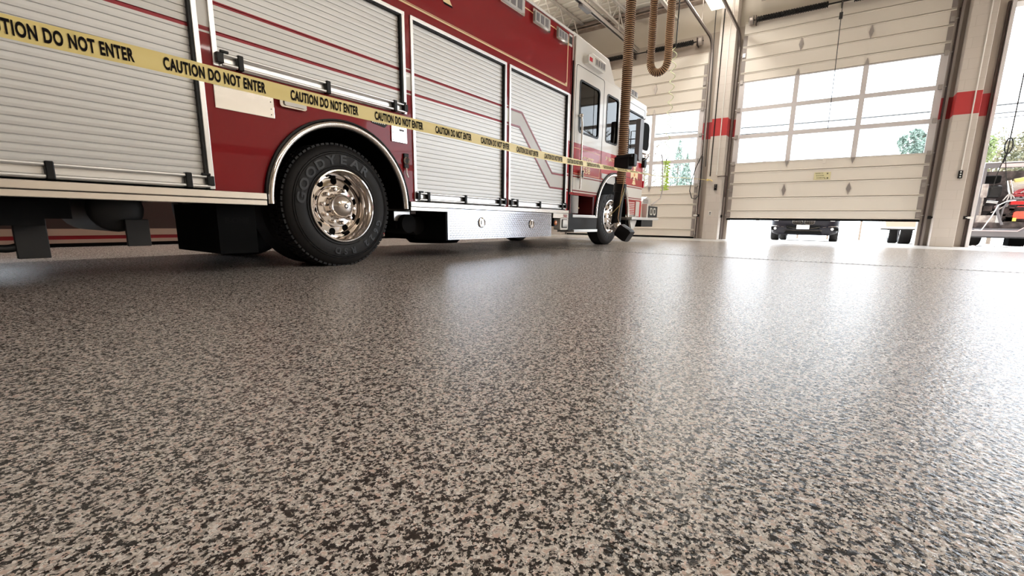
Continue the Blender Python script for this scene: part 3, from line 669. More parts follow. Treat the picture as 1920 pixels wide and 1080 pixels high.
MB().box(3.30, 3.52, 3.9, 4.3, .33, .52).cyl((3.42, 3.82, .38), (3.42, 4.2, .38), .10, 20).cyl((3.62, 3.9, .36), (3.62, 4.3, .36), .10, 20).build('exhaust_muffler', 'frame', T, 40)
MB().box(3.28, 3.50, 3.895, 3.899, .41, .51).build('heat_plate', 'alu', T)
for hx, hy in ((.20, 3.95), (.46, 3.93), (-.1, 3.9)):
    MB().tube([(hx-.13, hy, .56)]+[(hx+.13*cos(a), hy, .355+.13*sin(a)) for a in [pi+pi*i/16 for i in range(17)]]+[(hx+.13, hy, .56)], .023, 8).build('hanging_hose', 'black', T, 50)
for x0 in (1.50, ): 
    fp = MB().box(x0, x0+.27, 3.72, 4.5, .155, .52).build('mud_flap', 'matt', T)
    k = MB(); flat_text(k, 'E-ONE', (x0+.05, 3.7185, .38), (1, 0, 0), (0, 0, 1), .17, .04, .03); k.build('flap_lettering', 'frame', fp)
MB().box(4.2, 5.2, 4.6, 5.2, .17, .5).lathe([(0, .10), (.35, .10), (.42, .17), (.42, .3)], (4.85, 4.9, 0), 'z', 24).build('transfer_case', 'frame', T, 40)
# ---- cab
CX0, CX1 = 6.62, 10.05
wins = [(6.885, 7.615, 1.865, 2.64), (7.93, 8.44, 1.865, 2.655), (8.72, 9.78, 1.78, 2.60)]
cab = MB()
for (ya, yb) in ((D, 3.66), (6.06, 6.10)):
    AR = .755; cz = .54
    grid_plate(cab, 'y', (CX0, CX1-.12, 1.31, 2.86), wins, ya, yb)
    for (x0, x1, za0, za1) in ((CX0, 7.60, .865, 1.31), (9.20, CX1-.12, .88, 1.31)): cab.box(x0, x1, ya, yb, za0, za1)
    xs = [FX-AR*cos(pi*k/32) for k in range(33)]; xs = [7.60]+[x for x in xs if 7.6 < x < 9.2]+[9.20]
    for x0, x1 in zip(xs[:-1], xs[1:]):
        f_ = lambda x: max(.6, cz+sqrt(max(0, AR*AR-(x-FX)**2)))
        a_, b_ = f_(x0), f_(x1); cab.add([(x0, ya, a_), (x1, ya, b_), (x1, ya, 1.31), (x0, ya, 1.31), (x0, yb, a_), (x1, yb, b_), (x1, yb, 1.31), (x0, yb, 1.31)], [(0, 1, 2, 3), (4, 5, 6, 7), (0, 1, 5, 4)])
# rounded front corners
for (yc, sg) in ((D+.12, -1), (5.98, 1)):
    vs = []; nn = 6
    for i in range(nn+1):
        a = pi/2*i/nn
        for z in (.60, .9, 1.2, 1.68, 2.3, 2.66, 2.80, 2.86):
            zz = z; dr = 0 if z < 2.7 else (.05 if z < 2.83 else .12)
            vs.append((CX1-.12+(.12-dr*.6)*sin(a), yc+sg*(.12-dr*.6)*cos(a), zz))
    cab.add(vs, [(i*8+j, (i+1)*8+j, (i+1)*8+j+1, i*8+j+1) for i in range(nn) for j in range(7)])
cab.box(CX0, CX0+.04, D, 6.1, .9, 2.86); cab.box(9.2, CX1-.1, D+.01, D+.05, .6, .9)
grid_plate(cab, 'x', (D+.12, 5.98, .6, 2.86), [(3.80, 4.82, 1.72, 2.62), (4.90, 5.92, 1.72, 2.62)], CX1-.04, CX1)
cab.build('cab_shell', 'cabpaint', T, 35)
rf = MB(); rf.prism([(CX0, 2.84), (CX0, 3.27), (7.95, 3.23), (8.25, 2.90), (9.75, 2.86), (CX1-.03, 2.76), (CX1-.05, 2.74)], 'y', D+.005, 6.095)
rf.build('cab_roof', 'cream', T, bevel=.02)
MB().box(CX0+.05, CX1-.1, 3.7, 6.02, .92, 1.0).box(CX1-.5, CX1-.08, 3.7, 6.02, 1.0, 1.62).box(6.7, 6.9, 3.7, 6.02, 1.0, 2.2).box(8.5, 8.75, 3.75, 4.5, 1.0, 2.2).build('cab_interior', 'matt', T)
li = MB(); li.box(CX0+.045, CX0+.06, 3.67, 6.05, .95, 2.83); li.box(CX0+.05, CX1-.15, 3.67, 6.05, 2.80, 2.83)
grid_plate(li, 'y', (CX0+.05, CX1-.15, .95, 2.82), wins, 3.662, 3.675); grid_plate(li, 'y', (CX0+.05, CX1-.15, .95, 2.82), wins, 6.04, 6.055)
grid_plate(li, 'x', (D+.12, 5.98, .95, 2.82), [(3.80, 4.82, 1.72, 2.62), (4.90, 5.92, 1.72, 2.62)], CX1-.06, CX1-.045); li.build('cab_liner', 'matt', T)
MB().tube([(9.35+.2*sin(a)*.3, 4.15+.2*cos(a), 1.75+.2*sin(a)) for a in [2*pi*i/20 for i in range(21)]], .014, 6).build('steering_wheel', 'black', T, 50)
for i, (x0, x1, z0, z1) in enumerate(wins):
    for yy, s_ in ((D, 1), (6.1, -1)):
        o = MB(); ring(o, rrect(x0-.018, x1+.018, z0-.018, z1+.018, .07), rrect(x0+.012, x1-.012, z0+.012, z1-.012, .06), yy-s_*.006, yy+s_*.02)
        ring(o, rrect(x0-.001, x1+.001, z0-.001, z1+.001, .001), rrect(x0+.012, x1-.012, z0+.012, z1-.012, .06), yy+s_*.001, yy+s_*.03)
        o = o.build('cab_window', 'black', T)
        MB().box(x0, x1, yy+s_*.012, yy+s_*.017, z0, z1).build('window_glass', 'darkglass', o)
MB().box(CX1-.025, CX1-.02, 3.8, 5.92, 1.72, 2.62).build('windshield', 'glass', T)
MB().box(8.72+.02, 9.76, D+.02, D+.03, 2.05, 2.085).build('window_rail', 'black', T)
# door seams, hinges
def seam(x0, x1, z0, z1, name):
    o = MB(); ring(o, rrect(x0, x1, z0, z1, .06), rrect(x0+.008, x1-.008, z0+.008, z1-.008, .055), D-.003, D+.001); return o.build(name, 'black', T)
seam(6.74, 7.79, .88, 2.85, 'rear_door_seam'); seam(8.60, 9.86, 1.33, 2.75, 'front_door_seam')
MB().tube([(6.86, D-.06, 2.10), (6.87, D-.07, 1.95), (6.88, D-.07, 1.1), (6.89, D-.06, .96)], .016, 10).ball((6.86, D-.05, 2.10), .03, .04, .03, 10).build('grab_handle', 'chrome', T, 50)
MB().tube([(8.52, D-.05, 2.2), (8.52, D-.06, 1.2)], .015, 10).build('grab_handle', 'chrome', T, 50)
MB().box(6.60, 6.625, D-.008, D+.05, .48, 1.66).build('cab_gap_shade', 'matt', T)  # matt black strip stands in for the dark open gap behind the cab
MB().tube([(6.66, D-.015, .9), (6.66, D-.015, 3.2)], .022, 10).build('corner_tube', 'cream', T, 50)
o = MB().box(6.92, 7.02, D-.06, D, 1.13, 1.27).build('door_latch', 'chrome', T, bevel=.01); MB().box(6.93, 6.98, D-.064, D-.058, 1.15, 1.25).build('latch_recess', 'black', o)
k = MB(); flat_text(k, 'EGYPT', (6.985, D-.002, 1.385), (1, 0, 0), (0, 0, 1), .50, .115, .02); flat_text(k, '538', (7.08, D-.002, 1.235), (1, 0, 0), (0, 0, 1), .28, .10, .02)
flat_text(k, '3', (7.97, D-.002, 1.545), (1, 0, 0), (0, 0, 1), .055, .062, .01); flat_text(k, 'RD', (8.03, D-.002, 1.575), (1, 0, 0), (0, 0, 1), .04, .03, .01)
flat_text(k, 'BATTALION', (8.11, D-.002, 1.545), (1, 0, 0), (0, 0, 1), .60, .062, .01)
for (xa, xb, za0) in ((6.97, 7.5, 1.52),): pass
lab(k.build('gold_lettering', 'gold', T), 'gold leaf lettering on the cab doors')
k = MB(); k.box(6.74, 7.74, D-.0015, D, 1.205, 1.211); k.box(6.74, 7.74, D-.0015, D, 1.60, 1.606); k.box(7.735, 7.742, D-.0015, D, 1.205, 1.606)
k.build('fine_gold_line', 'gold', T)
# gold Maltese cross on the nose side
mc = MB(); cxm, czm = 9.44, 1.41; pts = []
for q in range(4):
    a = q*pi/2
    for du, dv in ((.03, .035), (.075, .16), (.105, .185), (0, .205), (-.105, .185), (-.075, .16), (-.03, .035))[::1]:
        pts.append((du, dv, a))
P = [(cxm+(du*cos(a)-dv*sin(a)), czm+(du*sin(a)+dv*cos(a))) for du, dv, a in pts]
for q in range(4): mc.prism(P[q*7:q*7+7], 'y', D-.004, D)
mc.cyl((cxm, D-.006, czm), (cxm, D, czm), .07, 24); o = lab(mc.build('fire_emblem', 'gold', T), 'gold four-armed fire service cross')
MB().cyl((cxm, D-.008, czm), (cxm, D-.006, czm), .035, 20).box(cxm-.07, cxm+.07, D-.0055, D-.0045, czm+.11, czm+.118).box(cxm-.07, cxm+.07, D-.0055, D-.0045, czm-.12, czm-.112).build('emblem_line_work', 'amber', o)
MB().prism([(7.83, 1.30), (7.83, 1.22), (8.10, 1.14), (8.45, 1.14), (8.45, 1.30)], 'y', D-.004, D).build('wheel_side_plate', 'band', T)
# cab wheel arch
arch(FX, .54, .80, D-.035, .53, 'front_fender_trim', .06)
MB().lathe([(.745, 3.64), (.745, 4.5)], (FX, 0, .54), 'y', 32, 0, pi).box(7.7, 9.1, 4.5, 4.52, .5, 1.3).build('front_wheel_well', 'matt', T, 30)
# step well and steps
w = MB(); w.box(6.68, 7.58, 3.95, 3.98, .54, .88); w.box(6.68, 6.71, D, 3.96, .54, .88)
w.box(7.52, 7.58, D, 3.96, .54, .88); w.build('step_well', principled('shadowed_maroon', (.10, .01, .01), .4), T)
MB().box(6.70, 7.05, D+.04, D+.06, .57, .86).build('tread_insert', 'plate', T)
MB().box(7.15, 7.40, D+.20, D+.22, .66, .68).build('step_light', 'gold', T)
MB().box(6.74, 7.68, D-.03, 3.95, .50, .545).build('cab_step', 'alu', T, bevel=.004)
MB().box(6.62, 7.7, D-.01, D+.02, .29, .50).box(6.60, 6.76, D-.02, D+.3, .5, .56).build('step_riser', 'black', T)
MB().box(6.78, 7.68, D-.04, 3.9, .255, .30).build('cab_step', 'alu', T, bevel=.004)
# nose
n_ = MB(); n_.box(9.22, 9.62, D+.02, D+.04, .56, .88); o = n_.build('nose_louvre', 'plate', T); k = MB()
for i in range(8): k.box(9.23, 9.58, D+.006, D+.02, .585+i*.036, .60+i*.036)
k.build('louvre_blade', 'alu', o)
MB().box(9.64, 9.86, D-.002, D+.04, .56, .88).build('nose_panel', 'cream', T)
MB().box(9.86, 9.95, D-.004, D+.06, .55, .9).build('nose_edge', 'brightred', T)
bp_ = MB(); bp_.prism([(9.15, 3.50), (10.85, 3.50), (10.95, 3.62), (10.95, 6.1), (10.85, 6.22), (9.15, 6.22), (9.15, 6.1), (10.0, 6.1), (10.0, 3.62), (9.15, 3.62)], 'z', .49, .545)
bp_.build('front_bumper', 'alu', T, bevel=.004)
MB().box(10.05, 10.8, 3.62, 6.1, .34, .49).box(9.3, 9.7, 3.7, 4.2, .30, .48).build('bumper_frame', 'black', T)
MB().prism([(9.35, .48), (9.75, .48), (9.62, .30), (9.45, .30)], 'y', 3.62, 3.66).build('tow_bracket', 'cream', T)
o = MB().box(10.12, 10.74, 3.50, 3.62, .555, .80).build('bumper_light_pod', 'black', T, bevel=.01)
for hx in (10.27, 10.50):
    h = MB(); ring(h, rrect(hx-.075, hx+.075, .60, .76, .05), rrect(hx-.05, hx+.05, .625, .735, .035), 3.485, 3.50); h.build('lamp_bezel', 'cream', o, 30)
MB().box(10.02, 10.10, 3.50, 3.62, .545, .84).build('pod_post', 'cream', o)
k = MB().prism([(10.10, .86), (10.55, 1.02), (10.80, .98), (10.80, .84), (10.2, .82)], 'y', 3.7, 3.9).build('siren_housing', 'cream', T)
kk = MB(); [kk.box(10.3, 10.62, 3.69, 3.70, .875+i*.025, .885+i*.025) for i in range(4)]; kk.build('siren_slots', 'grey', k)
MB().box(10.05, 10.09, D+.0, D+.05, 1.19, 1.34).build('turn_signal', 'redlens', T, bevel=.01)
MB().tube([(10.9, 3.55, 2.0), (10.93, 3.53, 1.9), (11.0, 3.5, 1.2), (10.95, 3.52, 1.0), (10.6, 3.6, .84)], .014, 8).build('crossview_mirror_arm', 'galv', T, 50)
# mirror
mi = MB().prism(rrect(8.98, 9.58, 1.80, 2.42, .14), 'y', 3.36, 3.44).build('side_mirror', 'cream', T, 30, bevel=.01)
MB().prism(rrect(8.86, 9.05, 1.62, 2.40, .05), 'y', 3.33, 3.42).build('mirror_back', 'grey', mi, 30)
MB().prism(rrect(9.07, 9.42, 1.86, 2.37, .1), 'y', 3.345, 3.361).build('mirror_glass', 'matt', mi, 30)
MB().tube([(9.7, 3.62, 2.55), (9.45, 3.45, 2.50), (9.30, 3.40, 2.45), (9.2, 3.40, 2.38)], .012, 8).tube([(9.85, 3.6, 1.74), (9.7, 3.42, 1.80), (9.5, 3.40, 1.86)], .012, 8).build('mirror_arm', 'chrome', mi, 50)
MB().box(9.83, 9.96, 3.55, 3.64, 1.60, 1.80).build('mirror_bracket', 'black', mi, bevel=.01)
MB().tube([(9.52, 3.6, 2.3), (9.50, 3.5, 2.3), (9.50, 3.5, 1.95), (9.52, 3.6, 1.95)], .01, 8).build('window_grab_rail', 'chrome', T, 50)
# cab side warning light, roof light bar
o = MB().prism([(6.98, 2.90), (7.55, 2.89), (7.62, 2.93), (7.62, 3.06), (7.10, 3.08), (6.96, 3.02)], 'y', D-.09, D+.01).build('scene_light', 'cream', T, bevel=.008)
MB().box(7.20, 7.58, D-.097, D-.088, 2.925, 3.035).build('lamp_lens', 'lens', o); MB().box(7.0, 7.10, D-.094, D-.088, 2.94, 3.0).build('red_lamp', 'redlens', o)
k = MB(); [k.box(7.23+i*.09, 7.28+i*.09, D-.1, D-.096, 2.94, 3.02) for i in range(4)]; k.build('lamp_reflector', 'grey', o)
o = MB().box(8.9, 9.45, D+.02, 6.0, 2.90, 3.02).build('light_bar', 'lens', T, bevel=.02); k = MB(); [k.box(8.95+i*.16, 9.05+i*.16, D+.014, D+.02, 2.92, 3.0) for i in range(3)]; k.build('lamp_reflector', 'grey', o)
MB().tube([(9.1, D+.05, 2.9), (9.1, D+.05, 2.86)], .02, 6).build('light_bar_foot', 'grey', T)

# ================================================================== THINGS IN THE BAY
TP = [(-8.95, 1.78, 1.55), (-5, 2.02, 1.18), (-2, 2.19, 1.06), (.29, 2.33, 1.035), (.81, 2.36, 1.046), (1.6, 2.40, 1.05), (2.18, 2.44, 1.06), (2.91, 2.48, 1.075), (3.45, 2.51, 1.08), (4.19, 2.56, 1.09), (5.2, 2.62, 1.125), (6.39, 2.69, 1.18), (7.43, 2.75, 1.23), (8.8, 2.83, 1.29), (11.12, 2.97, 1.46), (13.05, 3.09, 1.585), (13.64, 3.12, 1.62)]
def tape_at(x):
    for i in range(len(TP)-1):
        if TP[i][0] <= x <= TP[i+1][0]: break
    def h(k, j):
        a, b, c = TP[max(k-1, 0)], TP[k], TP[min(k+1, len(TP)-1)]; return (c[j]-a[j])/(c[0]-a[0])
    p, q = TP[i], TP[i+1]; L = q[0]-p[0]; t = (x-p[0])/L; out = [x]
    for j in (1, 2):
        out.append((2*t**3-3*t*t+1)*p[j]+(t**3-2*t*t+t)*L*h(i, j)+(-2*t**3+3*t*t)*q[j]+(t**3-t*t)*L*h(i+1, j))
    tw = 0
    for a, b, A in ((4.6, 6.6, .75), (6.6, 8.6, .40), (8.6, 13, .12)): tw += A*min(1, max(0, (x-a)/(b-a)))
    tw += .03*sin(x*3.1); dy = .002*sin(x*7)
    return Vector((out[0], out[1]+dy, out[2])), tw
def tape_pt(x, v, off=0):
    p, tw = tape_at(x); wid = .0762*(1-.25*min(1, max(0, (x-4.6)/3)))
    up = Vector((0, sin(tw), cos(tw))); nr = Vector((0, -cos(tw), sin(tw))); return p+up*(v*wid)+nr*off
tp = MB(); xs = [-8.95+.35*i for i in range(24)]; xs = [x for x in xs if x < -.6]+[-.6+.06*i for i in range(238)]; xs = [x for x in xs if x <= 13.64]
vs = []
for x in xs:
    for v in (-.5, -.25, 0, .25, .5): vs.append(tape_pt(x, v, .0015*sin(v*9+x*5)))
tp.add(vs, [(i*5+j, i*5+5+j, i*5+6+j, i*5+j+1) for i in range(len(xs)-1) for j in range(4)])
tape = tp.build('caution_tape', 'yellow', None, 60)
tag(tape, 'yellow caution tape stretched across the bay in front of the fire truck', 'caution tape')
v, f, gx0, gx1 = glyphs('CAUTION DO NOT ENTER', .036, 4, 1.1)
for rep in range(-3, 21):
    xa = .812+.553*rep+(.03 if rep < 0 else 0)
    if xa+.5 > 13.3: break
    k = MB()
    pts = []
    for px, py in v:
        xx = xa+(px-gx0)/(gx1-gx0)*.425; pts.append(tape_pt(xx, (py/.70-.5)*.60, .0026))
    k.add(pts, f); k.build('tape_lettering', 'ink', tape)
MB().tube([(13.63, 3.12, 1.62), (13.62, 3.05, 1.62), (13.60, 3.0, 1.61), (13.62, 2.97, 1.58)], .012, 6).ball((13.61, 3.10, 1.62), .03, .035, .03, 10).build('tape_knot', 'yellow', tape, 50)

def rib_hose(pts, r, pitch):
    """corrugated hose along pts: dark fabric with a tan rib at every turn"""
    P = [Vector(p) for p in pts]; L = [0]
    for a, b in zip(P[:-1], P[1:]): L.append(L[-1]+(b-a).length)
    n = int(L[-1]/pitch); out = []; rad = []
    def at(d):
        for i in range(len(P)-1):
            if L[i+1] >= d: return P[i].lerp(P[i+1], (d-L[i])/(L[i+1]-L[i]))
        return P[-1]
    for i in range(n):
        for fr, rr in ((0, .87), (.25, .87), (.5, .98), (.62, 1.03), (.88, 1.03)): out.append(at((i+fr)*pitch)); rad.append(r*rr)
    mb = MB(); mb.tube(out, rad, 18)
    for i in range(len(out)-1):
        mm = 1 if i % 5 in (2, 3) else 0
        for k_ in range(18): mb.m[i*18+k_] = mm
    return mb
HX = 7.6
r = root('exhaust_hose', (HX, 3.14, .1), 'straight brown ribbed exhaust hose hanging beside the cab with a black nozzle', 'exhaust hose', 'exhaust extraction hoses')
rib_hose([(HX, 3.14, 6.5), (HX, 3.14, 1.02)], .08, .031).build('ribbed_hose', ['hosebrown', 'hoserib'], r, 30)
MB().box(HX-.1, HX+.1, 2.99, 3.25, 1.32, 1.52).box(HX-.07, HX+.07, 2.90, 3.02, 1.36, 1.56).build('hose_clamp', 'black', r, bevel=.02)
MB().box(HX-.12, HX-.08, 2.93, 3.2, 1.50, 1.54).build('clamp_lever', 'black', r)
MB().cyl((HX, 3.15, 1.08), (HX, 3.16, .94), .108, 22).build('hose_collar', 'black', r, 40)
MB().tube([(HX, 3.155, 1.05), (HX, 3.175, .75), (HX, 3.20, .40)], [.085, .083, .08], 22).build('nozzle_tube', 'black', r, 40)
MB().tube([(HX, 3.20, .41), (HX, 3.19, .36), (HX, 3.15, .31), (HX, 3.10, .27)], [.092, .09, .085, .085], 20).build('nozzle_elbow', 'chrome', r, 40)
bt = MB(); ax = Vector((0, -.62, -.38)).normalized(); sd = Vector((1, 0, 0)); upv = ax.cross(sd); c0 = Vector((HX, 3.14, .315)); vs = []
for t, a, h in ((0, .10, .10), (.03, .125, .125), (.20, .135, .13), (.25, .12, .11)):
    for kx in range(16):
        an = 2*pi*kx/16; ca, sa_ = cos(an), sin(an); q = 1/max(abs(ca), abs(sa_))**.6
        vs.append(c0+ax*t+sd*(ca*a*q*.95)+upv*(sa_*h*q*.95))
bt.add(vs, [(i*16+j, i*16+(j+1) % 16, (i+1)*16+(j+1) % 16, (i+1)*16+j) for i in range(3) for j in range(16)]+[tuple(range(16)), tuple(48+j for j in range(16))])
bt.build('nozzle_boot', 'black', r, 40)
MB().tube([(HX-.05, 3.06, 1.2), (HX-.1, 3.08, .9), (HX-.1, 3.12, .5), (HX-.08, 3.08, .36)], .006, 6).build('release_cord', 'hoserib', r)
MB().tube([(HX-.05, 3.05, 1.0), (HX-.12, 3.09, .72), (HX-.13, 3.20, .60), (HX-.1, 3.27, .55)], .005, 6).build('release_cord', 'yellowpaint', r)
r = root('exhaust_hose', (9.0, 3.1, 3.2), 'brown ribbed exhaust hose hanging in a U-shaped loop behind the straight one', 'exhaust hose', 'exhaust extraction hoses')
pts = [(9.0, 3.27, 6.5), (9.0, 3.265, 3.7)]+[(9.0, 3.115+.15*cos(a), 3.36+.16*sin(a)) for a in [pi*i/14 for i in range(0, 15)]][0:0]
pts += [(9.0, 3.10+.165*cos(-pi*i/16), 3.42+.22*sin(-pi*i/16)) for i in range(17)]+[(9.0, 2.94, 3.8), (9.0, 2.92, 6.5)]
rib_hose(pts, .07, .031).build('ribbed_hose', ['hosebrown', 'hoserib'], r, 30)
MB().box(8.85, 9.15, 2.84, 3.33, 6.4, 6.55).build('hanger_saddle', 'galv', r)
# coiled air line
r = root('air_hose_coil', (12.5, 3.9, 1.3), 'coiled lime green air hose dangling from a black cord before the closed door', 'air hose')
MB().tube([(12.5, 3.88, 6.6), (12.5, 3.89, 5.6), (12.5, 3.90, 4.83)], .016, 8).build('supply_cord', 'black', r)
pts = []; n = 340
for i in range(n):
    t = i/(n-1); z = 4.83-2.75*t; a = 2*pi*11*t; pts.append((12.5+.05*cos(a), 3.92+.03*t+.06*sin(a), z))
MB().tube(pts, .010, 6).build('stretched_coil', 'greenpale', r, 50)
pts = [(12.5+(.07+.025*sin(i*.37))*cos(i*.5), 3.93+(.085+.03*sin(i*.23))*sin(i*.5), 2.05-.75*i/230) for i in range(231)]
MB().tube(pts, .014, 6).build('bunched_coil', 'green', r, 50)
MB().cyl((12.5, 3.93, 2.1), (12.48, 3.95, 1.75), .016, 8).build('coupling', 'black', r)
# cords
r = root('pull_cord', (13.78, .5, 2.7), 'thin pull cord hanging down the middle of the half raised door', 'pull cord', 'cords hanging by the bay doors')
MB().tube([(13.78, .51, 6.5), (13.78, .51, 5.2), (13.85, .49, 4), (13.88, .48, 2.75)], .009, 6).build('cord', 'wire', r); MB().box(13.75, 13.81, .48, .55, 5.16, 5.30).build('cord_handle', 'wire', r, bevel=.01)
r = root('pull_cord', (13.78, 3.3, 2.0), 'dark cord hanging beside the track of the closed door', 'pull cord', 'cords hanging by the bay doors')
MB().tube([(13.72, 3.30, 6.5), (13.72, 3.28, 5.2), (13.74, 3.25, 4), (13.80, 3.23, 2.0)], .011, 6).build('cord', 'wire', r)
# rope with loop in the open bay
r = root('pull_cord', (13.2, -2.56, 1.0), 'dark rope ending in a loop in the open bay on the right', 'pull cord', 'cords hanging by the bay doors')
MB().tube([(13.2, -2.59, 5.8), (13.2, -2.58, 2.30)], .011, 6).build('cord', 'wire', r)
MB().tube([(13.2, -2.58+.055*sin(a)*(1 if a < 6 else 1), 2.02+.15*-cos(a)) for a in [2*pi*i/20 for i in range(21)]], .012, 6).build('loop', 'wire', r, 50)
MB().tube([(13.2, -2.58, 2.32), (13.2, -2.575, 1.85), (13.2, -2.55, 1.7)], .012, 6).build('loop_tail', 'wire', r)
MB().tube([(13.2, -2.56, 1.85), (13.2, -2.50, 1.5), (13.2, -2.47, 1.2)], .008, 6).build('loose_end', 'wire', r)
MB().tube([(13.2, -2.56, 1.85), (13.2, -2.62, 1.5), (13.2, -2.68, 1.2)], .008, 6).build('loose_end', 'wire', r)
# things on the piers
def conduit(y, z0, z1, mat, label, rad=.013):
    return tag(MB().cyl((13.636, y, z0), (13.636, y, z1), rad, 8).build('conduit', mat), label, 'conduit', 'conduits on the block piers')
conduit(3.05, 1.72, 5.9, 'black', 'black conduit running down the pier beside the closed door')
conduit(2.88, 1.74, 6.2, 'cream', 'thin cream conduit on the pier beside the closed door')
conduit(-2.02, 1.62, 6.2, 'cream', 'cream conduit on the pier by the open bay')
def control_box(y, z, label, nb=3):
    r = root('door_control', (13.62, y, z), label, 'door control', 'push button door controls')
    MB().box(13.61, 13.65, y-.035, y+.035, z-.08, z+.08).build('case', 'black', r, bevel=.004)
    for i in range(nb): MB().cyl((13.61, y, z+.05-i*.05), (13.602, y, z+.05-i*.05), .014, 12).build('button', 'platewhite' if nb == 3 else 'grey', r)
control_box(-2.02, 1.54, 'black three button door control on the pier by the open bay')
control_box(2.88, 1.42, 'black door control under the conduit on the pier beside the closed door', 2)
o = tag(MB().box(13.638, 13.65, 2.93, 3.0, .66, .78).build('wall_outlet', 'cream', bevel=.004), 'small outlet low on the pier beside the closed door', 'outlet')
MB().box(13.634, 13.638, 2.95, 2.98, .69, .71).box(13.634, 13.638, 2.95, 2.98, .73, .75).build('socket_hole', 'matt', o)
r = root('lock_bar', (13.62, 2.72, 1.5), 'dark bent lock bar on the pier left of the half raised door', 'lock bar')
MB().tube([(13.634, 2.86, 1.70), (13.63, 2.76, 1.71), (13.63, 2.62, 1.70)], .012, 6).build('rod', 'track', r); MB().box(13.61, 13.645, 2.60, 2.635, 1.15, 1.71).build('bar', 'track', r)
def sensor(y, sg, z, label, pale=False):
    r = root('safety_sensor', (13.9, y, z), label, 'door sensor', 'door edge sensors')
    MB().box(13.86, 13.945, y-.03, y+.03, z-.035, z+.035).build('case', 'black', r, bevel=.006); MB().cyl((13.88, y, z), (13.88, y+sg*.12, z), .022, 12).build('lens_tube', 'cream' if pale else 'black', r)
sensor(-1.68, -1, .64, 'black sensor on the track right of the half raised door'); sensor(-2.27, -1, .64, 'sensor with a pale tube on the jamb of the open bay', True)
sensor(2.72, 1, .64, 'black sensor on the track left of the half raised door'); sensor(3.34, 1, .66, 'pale tipped sensor at the edge of the closed door', True)
tag(MB().tube([(13.88, 3.36, 2.35), (13.86, 3.50, 2.0), (13.86, 3.60, 1.6), (13.86, 3.62, 1.35), (13.86, 3.55, 1.15), (13.86, 3.45, 1.12), (13.87, 3.38, 1.2), (13.88, 3.34, 1.5), (13.88, 3.35, 2.3)], .013, 6).build('hanging_cable', 'wire', None, 50), 'dark cable looped at the edge of the closed door', 'cable')

# ================================================================== OUTSIDE
def gz(x): return -.004-(x-14.45)*.0215
def loft(stations, mat, name, par):
    """stations: (x, [(y,z)...half outline bottom->top centre])"""
    mb = MB(); n = len(stations[0][1]); full = []
    for x, pr in stations: full += [(x, y, z) for y, z in pr]+[(x, 2*YC-y, z) for y, z in pr[::-1]]
    q = 2*n; fs = [(i*q+j, i*q+(j+1) % q, (i+1)*q+(j+1) % q, (i+1)*q+j) for i in range(len(stations)-1) for j in range(q)]+[tuple(range(q)), tuple((len(stations)-1)*q+j for j in range(q))]
    return mb.add(full, fs).build(name, mat, par, 50)
def car_wheel(par, x, y, R, g, sg, mat='rubber', wid=.22):
    t = MB().lathe([(R*.6, sg*.0), (R*.95, sg*.005), (R, -sg*.03), (R, -sg*(wid-.03)), (R*.95, -sg*wid), (R*.6, -sg*wid)], (x, y, g+R), 'y', 36).build('wheel', mat, par, 40)
    MB().lathe([(R*.62, sg*.0), (R*.5, -sg*.03), (R*.2, -sg*.01), (0, -sg*.01)], (x, y, g+R), 'y', 30).build('rim', 'chrome', t, 40)
# black saloon
YC = .86; G = gz(16.6); BX = 16.42
r = root('car', (18.6, YC, G), 'black saloon car parked facing the half raised door', 'car')
def st(x, w, zb, zs, zt, wt): return (BX+x, [(YC+w*.80, G+zb), (YC+w*.97, G+zb+.06), (YC+w, G+zb+.22), (YC+w, G+zs-.08), (YC+w*.95, G+zs), (YC+wt, G+zt-.03), (YC+wt*.8, G+zt), (YC, G+zt+.015)])
loft([st(.0, .62, .22, .62, .66, .45), st(.05, .78, .19, .66, .71, .60), st(.18, .86, .18, .70, .77, .70), st(.5, .90, .2, .76, .86, .72), st(1.4, .905, .22, .86, 1.0, .72), st(1.7, .905, .22, .90, 1.06, .70), st(2.35, .905, .22, .93, 1.40, .58), st(3.2, .905, .22, .95, 1.42, .58), st(3.95, .90, .22, .95, 1.12, .66), st(4.5, .86, .25, .93, 1.02, .66), st(4.62, .75, .30, .85, .9, .6)], 'carblack', 'body', r)
